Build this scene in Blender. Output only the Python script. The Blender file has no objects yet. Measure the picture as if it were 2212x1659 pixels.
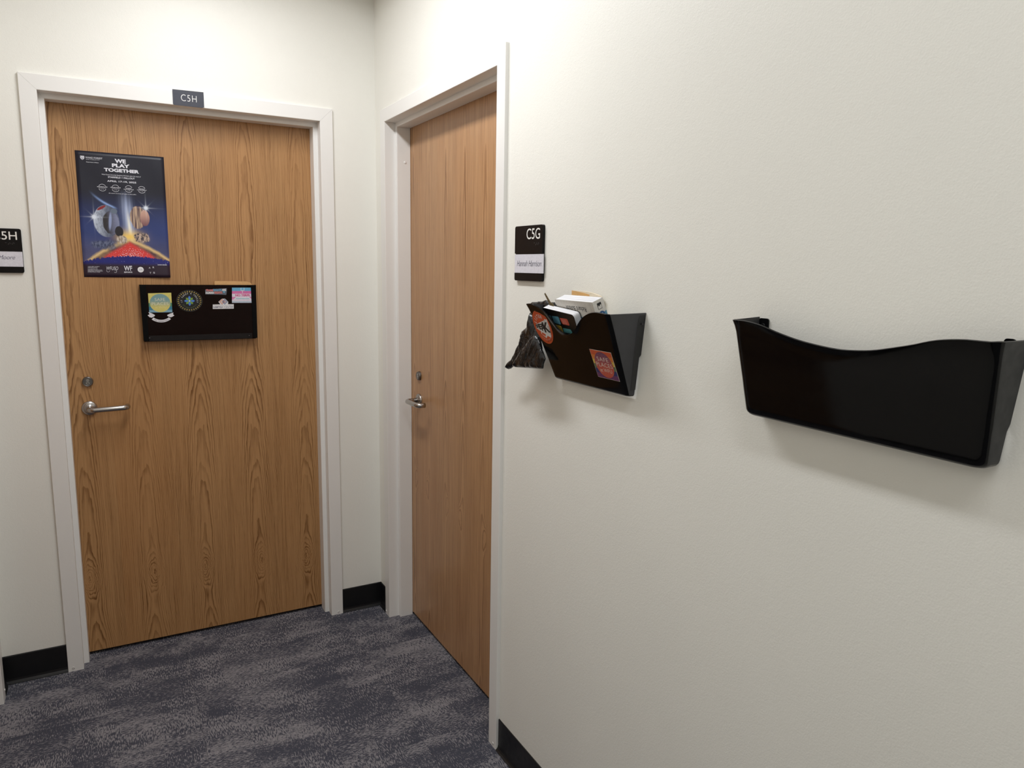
import bpy, bmesh, math, random
from mathutils import Vector, Matrix, noise
from mathutils.geometry import tessellate_polygon

random.seed(7)
SC = bpy.context.scene
COL = SC.collection
PI = math.pi

# ------------------------------------------------------------------ camera
W_PX, H_PX, F_PX = 2212, 1659, 1573.246
CAM = Vector((-0.97978, -2.92453, 1.47912))
YAW, PITCH, ROLL = math.radians(29.028), math.radians(-9.06537), math.radians(0.95834)
_f = Vector((math.sin(YAW) * math.cos(PITCH), math.cos(YAW) * math.cos(PITCH), math.sin(PITCH)))
_r0 = _f.cross(Vector((0, 0, 1))).normalized()
_u0 = _r0.cross(_f)
C_R = math.cos(ROLL) * _r0 + math.sin(ROLL) * _u0
C_U = -math.sin(ROLL) * _r0 + math.cos(ROLL) * _u0
C_F = _f
cd = bpy.data.cameras.new('camera')
cd.sensor_width = 36.0
cd.lens = F_PX / W_PX * 36.0
cd.clip_start = 0.02
cam = bpy.data.objects.new('camera', cd)
m = Matrix((C_R, C_U, -C_F)).transposed().to_4x4()
m.translation = CAM
cam.matrix_world = m
COL.objects.link(cam)
SC.camera = cam

# ------------------------------------------------------------------ world, exposure
wd = bpy.data.worlds.new('world')
SC.world = wd
wd.use_nodes = True
wd.node_tree.nodes['Background'].inputs[0].default_value = (0.05, 0.05, 0.05, 1)
wd.node_tree.nodes['Background'].inputs[1].default_value = 0.2
SC.view_settings.view_transform = 'Standard'
SC.view_settings.look = 'None'
SC.view_settings.gamma = 1.0
SC.view_settings.use_curve_mapping = False
SC.view_settings.exposure = 0.0
LAMP = 16.5          # watts of the near ceiling lamp
LAMP_FAR = 7.0      # watts of the lamp above the viewer and of the added rear fill
LAMP_COL = (0.955, 0.972, 1.0, 1)
LAMP_X, LAMP_Z, LAMP_Y, LAMP_W, LAMP_L = -0.645, 2.575, -0.95, 0.15, 1.0
LAMP_Y2, FILL_LAMP_Y = -3.0, -4.8  # rearmost fixture is unseen, added only for ambient fill
CEIL = 2.55

# ------------------------------------------------------------------ measured room
HALL_W, HALL_L = 1.380, 5.6
T, WF, TH = 2.0223, 0.0493, 0.0115      # door opening height, casing width, casing proud of wall
RB, SO, ST = 0.0435, 0.0557, 0.0169     # rabbet, soffit, stop
LEAF_D = RB + SO - TH
X1, W1 = -1.1384, 0.914
Y2, W2 = -0.1382, 0.9268
BASE_H = 0.1036


# ------------------------------------------------------------------ node helper
class S:
    def __init__(self, nt, sock):
        self.nt, self.s = nt, sock
    def _m(self, op, *others, clamp=False):
        n = self.nt.nodes.new('ShaderNodeMath')
        n.operation = op
        n.use_clamp = clamp
        for i, o in enumerate((self,) + others):
            if isinstance(o, S):
                self.nt.links.new(o.s, n.inputs[i])
            else:
                n.inputs[i].default_value = o
        return S(self.nt, n.outputs[0])
    def __add__(self, o): return self._m('ADD', o)
    __radd__ = __add__
    def __sub__(self, o): return self._m('SUBTRACT', o)
    def __rsub__(self, o): return (self * -1.0) + o
    def __mul__(self, o): return self._m('MULTIPLY', o)
    __rmul__ = __mul__
    def __truediv__(self, o): return self._m('DIVIDE', o)
    def pw(self, o): return self._m('POWER', o)
    def abs(self): return self._m('ABSOLUTE')
    def sqrt(self): return self._m('SQRT')
    def fract(self): return self._m('FRACT')
    def floor(self): return self._m('FLOOR')
    def sin(self): return self._m('SINE')
    def exp(self): return self._m('EXPONENT')
    def mod(self, o): return self._m('FLOORED_MODULO', o)
    def mn(self, o): return self._m('MINIMUM', o)
    def mx(self, o): return self._m('MAXIMUM', o)
    def clamp(self): return self._m('ADD', 0.0, clamp=True)
    def gauss(self, c, w): return (((self - c) / w).pw(2.0) * -1.0).exp()
    def ss(self, a, b, lo=0.0, hi=1.0):
        n = self.nt.nodes.new('ShaderNodeMapRange')
        n.interpolation_type = 'SMOOTHSTEP'
        self.nt.links.new(self.s, n.inputs[0])
        n.inputs[1].default_value, n.inputs[2].default_value = a, b
        n.inputs[3].default_value, n.inputs[4].default_value = lo, hi
        return S(self.nt, n.outputs[0])


def vec(nt, x, y, z):
    n = nt.nodes.new('ShaderNodeCombineXYZ')
    for i, o in enumerate((x, y, z)):
        if isinstance(o, S):
            nt.links.new(o.s, n.inputs[i])
        else:
            n.inputs[i].default_value = o
    return n.outputs[0]


def nz(nt, v, scale=1.0, detail=2.0, rough=0.5, dist=0.0):
    n = nt.nodes.new('ShaderNodeTexNoise')
    nt.links.new(v, n.inputs['Vector'])
    n.inputs['Scale'].default_value = scale
    n.inputs['Detail'].default_value = detail
    n.inputs['Roughness'].default_value = rough
    n.inputs['Distortion'].default_value = dist
    return S(nt, n.outputs[0])


def mix(nt, f, a, b):
    n = nt.nodes.new('ShaderNodeMix')
    n.data_type = 'RGBA'
    if isinstance(f, S):
        nt.links.new(f.s, n.inputs[0])
    else:
        n.inputs[0].default_value = f
    for k, o in ((6, a), (7, b)):
        if isinstance(o, tuple):
            n.inputs[k].default_value = (*o[:3], 1)
        else:
            nt.links.new(o, n.inputs[k])
    return n.outputs[2]


def lin(r, g, b):
    f = lambda c: (c / 255 / 12.92) if c / 255 <= 0.04045 else ((c / 255 + 0.055) / 1.055) ** 2.4
    return (f(r), f(g), f(b))


def new_mat(name):
    mt = bpy.data.materials.new(name)
    mt.use_nodes = True
    return mt, mt.node_tree, mt.node_tree.nodes['Principled BSDF']


def coords(nt, kind='Object'):
    tc = nt.nodes.new('ShaderNodeTexCoord')
    sp = nt.nodes.new('ShaderNodeSeparateXYZ')
    nt.links.new(tc.outputs[kind], sp.inputs[0])
    return tc.outputs[kind], [S(nt, o) for o in sp.outputs]


def world_pos(nt):
    g = nt.nodes.new('ShaderNodeNewGeometry')
    sp = nt.nodes.new('ShaderNodeSeparateXYZ')
    nt.links.new(g.outputs['Position'], sp.inputs[0])
    return g.outputs['Position'], [S(nt, o) for o in sp.outputs]


def bump(nt, bsdf, h, strength, dist):
    b = nt.nodes.new('ShaderNodeBump')
    b.inputs['Strength'].default_value = strength
    b.inputs['Distance'].default_value = dist
    nt.links.new(h.s, b.inputs['Height'])
    nt.links.new(b.outputs[0], bsdf.inputs['Normal'])


_plain = {}
def plain(rgb, rough=0.6, metal=0.0, spec=0.5, key=''):
    k = (rgb, rough, metal, spec, key)
    if k not in _plain:
        mt, nt, b = new_mat('plain_%d' % len(_plain))
        v, (x, y, z) = world_pos(nt)
        n = nz(nt, v, 180.0, 2)
        c = lin(*rgb)
        col = mix(nt, n.ss(0.3, 0.7), tuple(q * 0.95 for q in c), tuple(min(1, q * 1.04) for q in c))
        nt.links.new(col, b.inputs['Base Color'])
        b.inputs['Roughness'].default_value = rough
        b.inputs['Metallic'].default_value = metal
        b.inputs['Specular IOR Level'].default_value = spec
        _plain[k] = mt
    return _plain[k]


def wall_mat(name, rgb, rough, spec, bs):
    mt, nt, b = new_mat(name)
    v, (x, y, z) = world_pos(nt)
    big = nz(nt, v, 3.0, 3)
    c = lin(*rgb)
    nt.links.new(mix(nt, big.ss(0.3, 0.7), tuple(q * 0.985 for q in c), c), b.inputs['Base Color'])
    b.inputs['Roughness'].default_value = rough
    b.inputs['Specular IOR Level'].default_value = spec
    peel = nz(nt, v, 330.0, 2.0, 0.5)
    peel2 = nz(nt, v, 120.0, 2.0)
    bump(nt, b, peel * 0.6 + peel2 * 0.5, bs, 0.0012)
    return mt


M_WALL = wall_mat('wall_paint', (243, 241, 233), 0.48, 0.30, 0.42)
M_TRIM = wall_mat('trim_paint', (241, 239, 235), 0.34, 0.45, 0.10)
M_CEIL = wall_mat('ceiling_paint', (240, 239, 235), 0.8, 0.2, 0.5)


def wood_mat(name, axis, sign, leaf, off, q0, z0, knot_w, knot_h, knot_amp, spacing, taper, wob, light, dark):
    mt, nt, b = new_mat(name)
    v, xyz = coords(nt)
    u = xyz[axis] * sign + off
    z = xyz[2]
    k = (u / leaf).floor()
    par = k.mod(2.0) * -2.0 + 1.0
    q = ((u / leaf).fract() - 0.5) * leaf * par
    zs = z + k * 0.013
    n1 = nz(nt, vec(nt, q * 9.0, 3.7, zs * 1.1), 1.0, 2.0)
    n2 = nz(nt, vec(nt, q * 34.0, 9.1, zs * 6.0), 1.0, 3.0, 0.55)
    n3 = nz(nt, vec(nt, 0.0, 5.5, zs * 1.7), 1.0, 1.0)
    R = (q.pw(2.0) + 0.0025).sqrt() + zs * taper + (n3 - 0.5) * taper * 2.2 + (n1 - 0.5) * wob + (n2 - 0.5) * wob * 0.45
    knot = ((((q - q0) / knot_w).pw(2.0) + ((zs - z0) / knot_h).pw(2.0)) * -1.0).exp()
    n4 = nz(nt, vec(nt, q * 55.0, 2.0, zs * 38.0), 1.0, 3.0)
    R = R + knot * (knot_amp + (n4 - 0.5) * knot_amp * 1.1)
    ph = R / spacing
    fr = ph.fract()
    line = fr.ss(0.35, 0.90) * fr.ss(0.93, 1.0, 1.0, 0.0)
    fade = nz(nt, vec(nt, q * 26.0, 1.0, zs * 2.0), 1.0, 2.0).ss(0.30, 0.72)
    rid = nz(nt, vec(nt, ph.floor() * 7.31, k * 1.7, zs * 0.8), 1.0, 1.0).ss(0.35, 0.65)
    fib = nz(nt, vec(nt, u * 420.0, 0.0, z * 7.0), 1.0, 3.0, 0.6)
    fib2 = nz(nt, vec(nt, u * 130.0, 4.0, z * 2.2), 1.0, 2.0)
    pore = nz(nt, vec(nt, u * 800.0, 8.0, z * 22.0), 1.0, 1.0).ss(0.58, 0.70)
    tone = nz(nt, vec(nt, q * 12.0, k * 2.0, zs * 1.3), 1.0, 2.0)
    d = line * (fade * 0.62 + 0.28) * (rid * 0.6 + 0.4) + (fib.ss(0.35, 0.7) - 0.3) * 0.30 + (fib2.ss(0.35, 0.7) - 0.4) * 0.20 \
        + pore * line * 0.25 + pore * 0.07 + (tone - 0.5) * 0.35 + 0.06
    la, da = lin(*light), lin(*dark)
    c = mix(nt, d.clamp(), la, da)
    hue = nz(nt, vec(nt, q * 5.0, k, zs * 0.7), 1.0, 2.0)
    c = mix(nt, (hue.ss(0.4, 0.75)) * 0.25, c, tuple(q_ * w for q_, w in zip(la, (0.95, 0.80, 0.66))))
    nt.links.new(c, b.inputs['Base Color'])
    b.inputs['Roughness'].default_value = 0.33
    b.inputs['Specular IOR Level'].default_value = 0.4
    bump(nt, b, d * -1.0, 0.06, 0.0006)
    return mt


def carpet_mat():
    mt, nt, b = new_mat('carpet')
    v, (x, y, z) = world_pos(nt)
    oi = nt.nodes.new('ShaderNodeObjectInfo')
    rnd = S(nt, oi.outputs['Random'])
    X = x + rnd * 0.25
    Y = y + rnd * 0.17
    jx = nz(nt, vec(nt, X * 30.0, Y * 30.0, 1.0), 1.0, 1.0)
    jy = nz(nt, vec(nt, X * 30.0, Y * 30.0, 8.0), 1.0, 1.0)
    XB = X + (jx - 0.5) * 0.05
    YB = Y + (jy - 0.5) * 0.03
    patch = nz(nt, vec(nt, X * 3.6, Y * 8.5, rnd * 3.0), 1.0, 2.0, 0.5)
    blk = nz(nt, vec(nt, (XB * 11.0).floor() * 0.77, (YB * 26.0).floor() * 0.61, 7.0), 1.0, 0.0)
    blk2 = nz(nt, vec(nt, (XB * 24.0 + 0.4).floor() * 0.83, (YB * 50.0 + 0.2).floor() * 0.57, 2.0), 1.0, 0.0)
    dens = (patch - 0.5) * 0.80 + (blk - 0.5) * 0.30 + (blk2 - 0.5) * 0.24
    fy = nz(nt, vec(nt, X * 300.0, Y * 62.0, 0.0), 1.0, 1.5)
    fx = nz(nt, vec(nt, X * 80.0, Y * 300.0, 3.0), 1.0, 1.5)
    sel = nz(nt, vec(nt, (XB * 9.0).floor() * 0.9, (YB * 12.0).floor() * 0.7, 9.0), 1.0, 0.0).ss(0.40, 0.60)
    fine = fy * sel + fx * (1.0 - sel)
    grain = nz(nt, v, 420.0, 1.0)
    mask = (fine + dens * 0.62 + (grain - 0.5) * 0.45).ss(0.475, 0.575)
    c = mix(nt, mask, lin(70, 71, 81), lin(150, 147, 150))
    c = mix(nt, grain.ss(0.3, 0.7) * 0.45, c, lin(80, 81, 92))
    nt.links.new(c, b.inputs['Base Color'])
    b.inputs['Roughness'].default_value = 0.95
    b.inputs['Specular IOR Level'].default_value = 0.1
    bump(nt, b, grain + fine, 0.6, 0.002)
    return mt


def gloss_black(name, rgb, rough, fine=0.0, coat=0.0, spec=0.5):
    mt, nt, b = new_mat(name)
    v, xyz = world_pos(nt)
    n = nz(nt, v, 60.0, 3)
    c = lin(*rgb)
    nt.links.new(mix(nt, n.ss(0.3, 0.7), c, tuple(q * 1.2 for q in c)), b.inputs['Base Color'])
    r = n.ss(0.3, 0.7, rough * 0.9, rough * 1.15)
    nt.links.new(r.s, b.inputs['Roughness'])
    b.inputs['Coat Weight'].default_value = coat
    b.inputs['Specular IOR Level'].default_value = spec
    if fine:
        bump(nt, b, nz(nt, v, 900.0, 1.0), fine, 0.0006)
    return mt


M_PLASTIC = gloss_black('black_plastic', (9, 9, 10), 0.08, spec=0.22)
M_SIDE = gloss_black('black_textured_plastic', (58, 58, 61), 0.5, 0.15)
M_SIDE2 = gloss_black('black_matte_plastic', (40, 40, 41), 0.5, 0.15)
M_ACRYLIC = gloss_black('black_acrylic', (20, 9, 7), 0.08, spec=0.10)
M_RUBBER = gloss_black('black_rubber', (13, 13, 15), 0.38)
M_SIGN = gloss_black('sign_black', (13, 10, 10), 0.34, spec=0.2)
M_STEEL = plain((176, 172, 168), 0.27, 1.0)
M_STEEL2 = plain((120, 117, 114), 0.36, 1.0)
M_BRONZE = plain((112, 98, 70), 0.45, 0.6)
M_WHITE = plain((236, 234, 232), 0.6)
M_PAGE = None


def bag_mat():
    mt, nt, b = new_mat('bag_plastic')
    v, xyz = world_pos(nt)
    w = nz(nt, v, 26.0, 3.0, 0.5, 1.4)
    b.inputs['Base Color'].default_value = (*lin(26, 26, 28), 1)
    nt.links.new(mix(nt, w.ss(0.4, 0.7), lin(15, 15, 16), lin(26, 26, 28)), b.inputs['Base Color'])
    b.inputs['Roughness'].default_value = 0.22
    bump(nt, b, w, 0.4, 0.004)
    return mt


def page_mat():
    mt, nt, b = new_mat('book_pages')
    v, (x, y, z) = coords(nt)
    g = nt.nodes.new('ShaderNodeTexCoord')
    l = nz(nt, vec(nt, x * 1400.0, y * 6.0, z * 6.0), 1.0, 1.0)
    nt.links.new(mix(nt, l.ss(0.3, 0.7), lin(205, 205, 210), lin(246, 246, 248)), b.inputs['Base Color'])
    b.inputs['Roughness'].default_value = 0.8
    return mt


M_BAG = bag_mat()
M_PAGE = page_mat()


# ------------------------------------------------------------------ object helpers
ORG = {}

def mk(name, V, Fc, mat, parent=None, smooth=False, origin=None, kind=None, label=None, cat=None, group=None):
    V = [Vector(v) for v in V]
    if origin is None:
        lo = [min(v[i] for v in V) for i in range(3)]
        hi = [max(v[i] for v in V) for i in range(3)]
        origin = Vector(((lo[0] + hi[0]) / 2, (lo[1] + hi[1]) / 2, lo[2]))
    else:
        origin = Vector(origin)
    me = bpy.data.meshes.new(name)
    me.from_pydata([v - origin for v in V], [], Fc)
    me.update()
    if mat:
        me.materials.append(mat)
    if smooth:
        for p in me.polygons:
            p.use_smooth = True
    o = bpy.data.objects.new(name, me)
    COL.objects.link(o)
    put(o, origin, parent)
    tag(o, label, cat, group, kind)
    return o


def put(o, origin, parent):
    if parent:
        o.parent = parent
        o.location = origin - ORG[parent.name]
    else:
        o.location = origin
    ORG[o.name] = Vector(origin)


def tag(o, label=None, cat=None, group=None, kind=None):
    if label: o['label'] = label
    if cat: o['category'] = cat
    if group: o['group'] = group
    if kind: o['kind'] = kind
    return o


def empty(name, loc, label=None, cat=None, kind=None, group=None, parent=None):
    o = bpy.data.objects.new(name, None)
    o.empty_display_size = 0.05
    COL.objects.link(o)
    put(o, Vector(loc), parent)
    return tag(o, label, cat, group, kind)


def fix_normals(o):
    bm = bmesh.new()
    bm.from_mesh(o.data)
    bmesh.ops.recalc_face_normals(bm, faces=bm.faces)
    bm.to_mesh(o.data)
    bm.free()
    return o


def box_vf(lo, hi):
    x0, y0, z0 = lo
    x1, y1, z1 = hi
    V = [(x0, y0, z0), (x1, y0, z0), (x1, y1, z0), (x0, y1, z0), (x0, y0, z1), (x1, y0, z1), (x1, y1, z1), (x0, y1, z1)]
    Fc = [(0, 3, 2, 1), (4, 5, 6, 7), (0, 1, 5, 4), (1, 2, 6, 5), (2, 3, 7, 6), (3, 0, 4, 7)]
    return V, Fc


def join_vf(parts):
    V, Fc = [], []
    for v, f in parts:
        n = len(V)
        V += list(v)
        Fc += [tuple(i + n for i in q) for q in f]
    return V, Fc


class Frame:
    """wall frame: a = along the wall to the viewer's right, d = out of the wall into the hall, z up"""
    def __init__(self, O, ex, out):
        self.O, self.ex, self.out = Vector(O), Vector(ex), Vector(out)
    def p(self, a, d, z):
        return self.O + self.ex * a + self.out * d + Vector((0, 0, z))
    def boxes(self, L):
        parts = []
        for (a0, d0, z0, a1, d1, z1) in L:
            V, Fc = box_vf((a0, d0, z0), (a1, d1, z1))
            parts.append(([self.p(*v) for v in V], Fc))
        return join_vf(parts)


def fillet(poly, rads, n=3):
    out = []
    N = len(poly)
    for i, (p, r) in enumerate(zip(poly, rads)):
        p = Vector(p)
        if r <= 0:
            out.append(tuple(p))
            continue
        a = (Vector(poly[i - 1]) - p).normalized()
        b = (Vector(poly[(i + 1) % N]) - p).normalized()
        for k in range(n + 1):
            t = k / n
            P0, P2 = p + a * r, p + b * r
            out.append(tuple((1 - t) ** 2 * P0 + 2 * t * (1 - t) * p + t * t * P2))
    return out


def tube(pts, rad, n=16, caps=True):
    pts = [Vector(p) for p in pts]
    R = rad if isinstance(rad, (list, tuple)) else [rad] * len(pts)
    V, Fc = [], []
    prev = None
    for i, p in enumerate(pts):
        t = (pts[min(i + 1, len(pts) - 1)] - pts[max(i - 1, 0)]).normalized()
        if prev is None:
            h = Vector((0, 0, 1)) if abs(t.z) < 0.9 else Vector((1, 0, 0))
            x = t.cross(h).normalized()
        else:
            x = (prev - t * prev.dot(t)).normalized()
        prev = x
        y = t.cross(x)
        for k in range(n):
            a = 2 * PI * k / n
            V.append(p + (x * math.cos(a) + y * math.sin(a)) * R[i])
    for i in range(len(pts) - 1):
        for k in range(n):
            Fc.append((i * n + k, i * n + (k + 1) % n, (i + 1) * n + (k + 1) % n, (i + 1) * n + k))
    if caps:
        Fc.append(tuple(range(n - 1, -1, -1)))
        Fc.append(tuple((len(pts) - 1) * n + k for k in range(n)))
    return V, Fc


def lathe(fr, a, z, prof, n=32):
    """prof: list of (radius, d) ; axis along the frame's outward direction"""
    V, Fc = [], []
    for r, d in prof:
        for k in range(n):
            t = 2 * PI * k / n
            V.append(fr.p(a + r * math.cos(t), d, z + r * math.sin(t)))
    for i in range(len(prof) - 1):
        for k in range(n):
            Fc.append((i * n + k, i * n + (k + 1) % n, (i + 1) * n + (k + 1) % n, (i + 1) * n + k))
    Fc.append(tuple((len(prof) - 1) * n + k for k in range(n)))
    return V, Fc


# ------------------------------------------------------------------ flat print on planes
class Plane:
    """ex right, ey up as seen by the viewer; n out of the surface"""
    def __init__(self, O, ex, ey, warp=None):
        self.O, self.ex, self.ey = Vector(O), Vector(ex).normalized(), Vector(ey).normalized()
        self.n = self.ex.cross(self.ey)
        self.warp = warp
    def uv(self, px, py):
        d = C_F + C_R * ((px - W_PX / 2) / F_PX) - C_U * ((py - H_PX / 2) / F_PX)
        s = (self.O - CAM).dot(self.n) / d.dot(self.n)
        q = CAM + d * s - self.O
        return (q.dot(self.ex), q.dot(self.ey))
    def pt(self, u, v, h=0.0):
        if self.warp:
            h = h + self.warp(u, v)
        return self.O + self.ex * u + self.ey * v + self.n * h


def flat(name, pl, polys, mat, h, parent, **kw):
    V, Fc = [], []
    for p in polys:
        n = len(V)
        V += [pl.pt(u, v, h) for u, v in p]
        area = sum(p[i - 1][0] * p[i][1] - p[i][0] * p[i - 1][1] for i in range(len(p)))
        idx = list(range(n, n + len(p)))
        if len(p) <= 4:
            Fc.append(tuple(idx if area > 0 else idx[::-1]))
        else:
            for t in tessellate_polygon([[Vector((u, v, 0)) for u, v in p]]):
                a, b_, c = [p[i] for i in t]
                s = (b_[0] - a[0]) * (c[1] - a[1]) - (b_[1] - a[1]) * (c[0] - a[0])
                t = tuple(i + n for i in t)
                Fc.append(t if s > 0 else t[::-1])
    return mk(name, V, Fc, mat, parent, **kw)


def prism(pl, poly, h0, h1):
    area = sum(poly[i - 1][0] * poly[i][1] - poly[i][0] * poly[i - 1][1] for i in range(len(poly)))
    if area < 0:
        poly = poly[::-1]
    n = len(poly)
    V = [pl.pt(u, v, h0) for u, v in poly] + [pl.pt(u, v, h1) for u, v in poly]
    Fc = [tuple(range(n - 1, -1, -1)), tuple(range(n, 2 * n))]
    for i in range(n):
        j = (i + 1) % n
        Fc.append((i, j, n + j, n + i))
    return V, Fc


def ell(c, rx, ry, n=40, a0=0.0, a1=2 * PI):
    m_ = n if abs(a1 - a0 - 2 * PI) < 1e-6 else n + 1
    return [(c[0] + rx * math.cos(a0 + (a1 - a0) * i / n), c[1] + ry * math.sin(a0 + (a1 - a0) * i / n)) for i in range(m_)]


def ring(c, r, w, a0, a1, n=20, ry=None):
    k = (ry or r) / r
    P = []
    for i in range(n):
        t0, t1 = a0 + (a1 - a0) * i / n, a0 + (a1 - a0) * (i + 1) / n
        P.append([(c[0] + q * math.cos(t), c[1] + q * k * math.sin(t)) for q, t in ((r, t0), (r + w, t0), (r + w, t1), (r, t1))])
    return P


def rrect(u0, v0, u1, v1, r, n=4):
    P = []
    for cx, cy, a in ((u1 - r, v0 + r, -PI / 2), (u1 - r, v1 - r, 0), (u0 + r, v1 - r, PI / 2), (u0 + r, v0 + r, PI)):
        for i in range(n + 1):
            t = a + PI / 2 * i / n
            P.append((cx + r * math.cos(t), cy + r * math.sin(t)))
    return P


_tx = {}
def text_vf(s, bold=0.0, shear=0.0, space=1.0, res=3):
    k = (s, bold, shear, space, res)
    if k not in _tx:
        cu = bpy.data.curves.new('txt', 'FONT')
        cu.body = s
        cu.offset = bold
        cu.shear = shear
        cu.space_character = space
        cu.resolution_u = res
        o = bpy.data.objects.new('txt', cu)
        COL.objects.link(o)
        dg = bpy.context.evaluated_depsgraph_get()
        me = o.evaluated_get(dg).to_mesh()
        V = [(v.co.x, v.co.y) for v in me.vertices]
        Fc = [tuple(p.vertices) for p in me.polygons]
        o.evaluated_get(dg).to_mesh_clear()
        bpy.data.objects.remove(o)
        bpy.data.curves.remove(cu)
        _tx[k] = (V, Fc)
    return _tx[k]


def flip(pl, V2, Fc):
    out = []
    for f in Fc:
        a, b_, c = V2[f[0]], V2[f[1]], V2[f[2]]
        s = (b_[0] - a[0]) * (c[1] - a[1]) - (b_[1] - a[1]) * (c[0] - a[0])
        out.append(f if s > 0 else tuple(reversed(f)))
    return out


def text(name, pl, s, box, mat, h, parent, rot=0.0, bold=0.0, shear=0.0, space=1.0, res=4, **kw):
    """box = (u0, v0, u1, v1) of the lettering before rotation about its centre"""
    V, Fc = text_vf(s, bold, shear, space, res)
    x0, x1 = min(v[0] for v in V), max(v[0] for v in V)
    y0, y1 = min(v[1] for v in V), max(v[1] for v in V)
    u0, v0, u1, v1 = box
    cu, cv = (u0 + u1) / 2, (v0 + v1) / 2
    c, sn = math.cos(rot), math.sin(rot)
    V2 = []
    for x, y in V:
        a = (x - x0) / (x1 - x0) * (u1 - u0) + u0 - cu
        b = (y - y0) / (y1 - y0) * (v1 - v0) + v0 - cv
        V2.append((cu + a * c - b * sn, cv + a * sn + b * c))
    return mk(name, [pl.pt(u, v, h) for u, v in V2], flip(pl, V2, Fc), mat, parent, **kw)


def arc_text(name, pl, s, c, r, size, a_mid, span, mat, h, parent, inward=False, bold=0.0, wid=0.8):
    """letters along a circle; a_mid angle of the middle, span total angle (clockwise reading unless inward)"""
    V2, F2 = [], []
    n = len(s)
    for i, ch in enumerate(s):
        if ch == ' ':
            continue
        V, Fc = text_vf(ch, bold)
        x0, x1 = min(v[0] for v in V), max(v[0] for v in V)
        t = (i + 0.5) / n - 0.5
        ang = a_mid + (span * t if inward else -span * t)
        up = ang - PI / 2 if not inward else ang + PI / 2
        k = len(V2)
        for x, y in V:
            a, b = (x - (x0 + x1) / 2) * size * wid, (y - 0.35) * size
            V2.append((c[0] + r * math.cos(ang) + a * math.cos(up) - b * math.sin(up),
                       c[1] + r * math.sin(ang) + a * math.sin(up) + b * math.cos(up)))
        F2 += [tuple(q + k for q in f) for f in Fc]
    return mk(name, [pl.pt(u, v, h) for u, v in V2], flip(pl, V2, F2), mat, parent)


def pbox(pl, bl, tr):
    a, b = pl.uv(*bl), pl.uv(*tr)
    return (a[0], a[1], b[0], b[1])


# ================================================================== the setting
FR_BACK = Frame((0, 0, 0), (1, 0, 0), (0, -1, 0))
FR_RIGHT = Frame((0, 0, 0), (0, -1, 0), (-1, 0, 0))
FR_LEFT = Frame((-HALL_W, 0, 0), (0, 1, 0), (1, 0, 0))
FR_D1 = Frame((X1, 0, 0), (1, 0, 0), (0, -1, 0))
FR_D2 = Frame((0, Y2, 0), (0, -1, 0), (-1, 0, 0))
Y3, W3 = -0.1382 - W2, W2
FR_D3 = Frame((-HALL_W, Y3, 0), (0, 1, 0), (1, 0, 0))
WT = 0.16


def wall_with_door(name, fr, a0, a1, da, dw, label):
    o0, o1 = da - WF + 0.012, da + dw + WF - 0.012
    zt = T + WF - 0.012
    V, Fc = fr.boxes([(a0, -WT, 0, o0, 0, CEIL), (o1, -WT, 0, a1, 0, CEIL), (o0, -WT, zt, o1, 0, CEIL),
                      (o0, -WT - 0.02, 0, o1, -WT, zt)])
    return mk(name, V, Fc, M_WALL, kind='structure', label=label)


wall_with_door('wall_back', FR_BACK, -HALL_W - WT, WT, X1, W1, 'white painted end wall holding the left oak door')
wall_with_door('wall_right', FR_RIGHT, 0.0, HALL_L, -Y2, W2, 'long white painted wall with two black wall files')
wall_with_door('wall_left', FR_LEFT, -HALL_L, 0.0, Y3, W3, 'white painted wall at the far left edge')
V, Fc = box_vf((-HALL_W - WT, -HALL_L - WT, 0), (WT, -HALL_L, CEIL))
mk('wall_front', V, Fc, M_WALL, kind='structure', label='white wall closing the hallway behind the viewer')

# ceiling with two recessed lamp openings and one for the added fill
HW, HL = 0.17, 0.56
def ceiling():
    L = []
    x0, x1 = -HALL_W - WT, WT
    ys = [WT]
    for cy in (LAMP_Y, LAMP_Y2, FILL_LAMP_Y):
        ys += [cy + HL, cy - HL]
    ys.append(-HALL_L - WT)
    for i in range(0, len(ys), 2):
        L.append(((x0, ys[i + 1], CEIL), (x1, ys[i], CEIL + 0.02)))
    for cy in (LAMP_Y, LAMP_Y2, FILL_LAMP_Y):
        L.append(((x0, cy - HL, CEIL), (LAMP_X - HW, cy + HL, CEIL + 0.02)))
        L.append(((LAMP_X + HW, cy - HL, CEIL), (x1, cy + HL, CEIL + 0.02)))
    return join_vf([box_vf(*b) for b in L])
V, Fc = ceiling()
mk('ceiling', V, Fc, M_CEIL, kind='structure', label='white ceiling above the hallway')


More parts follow.
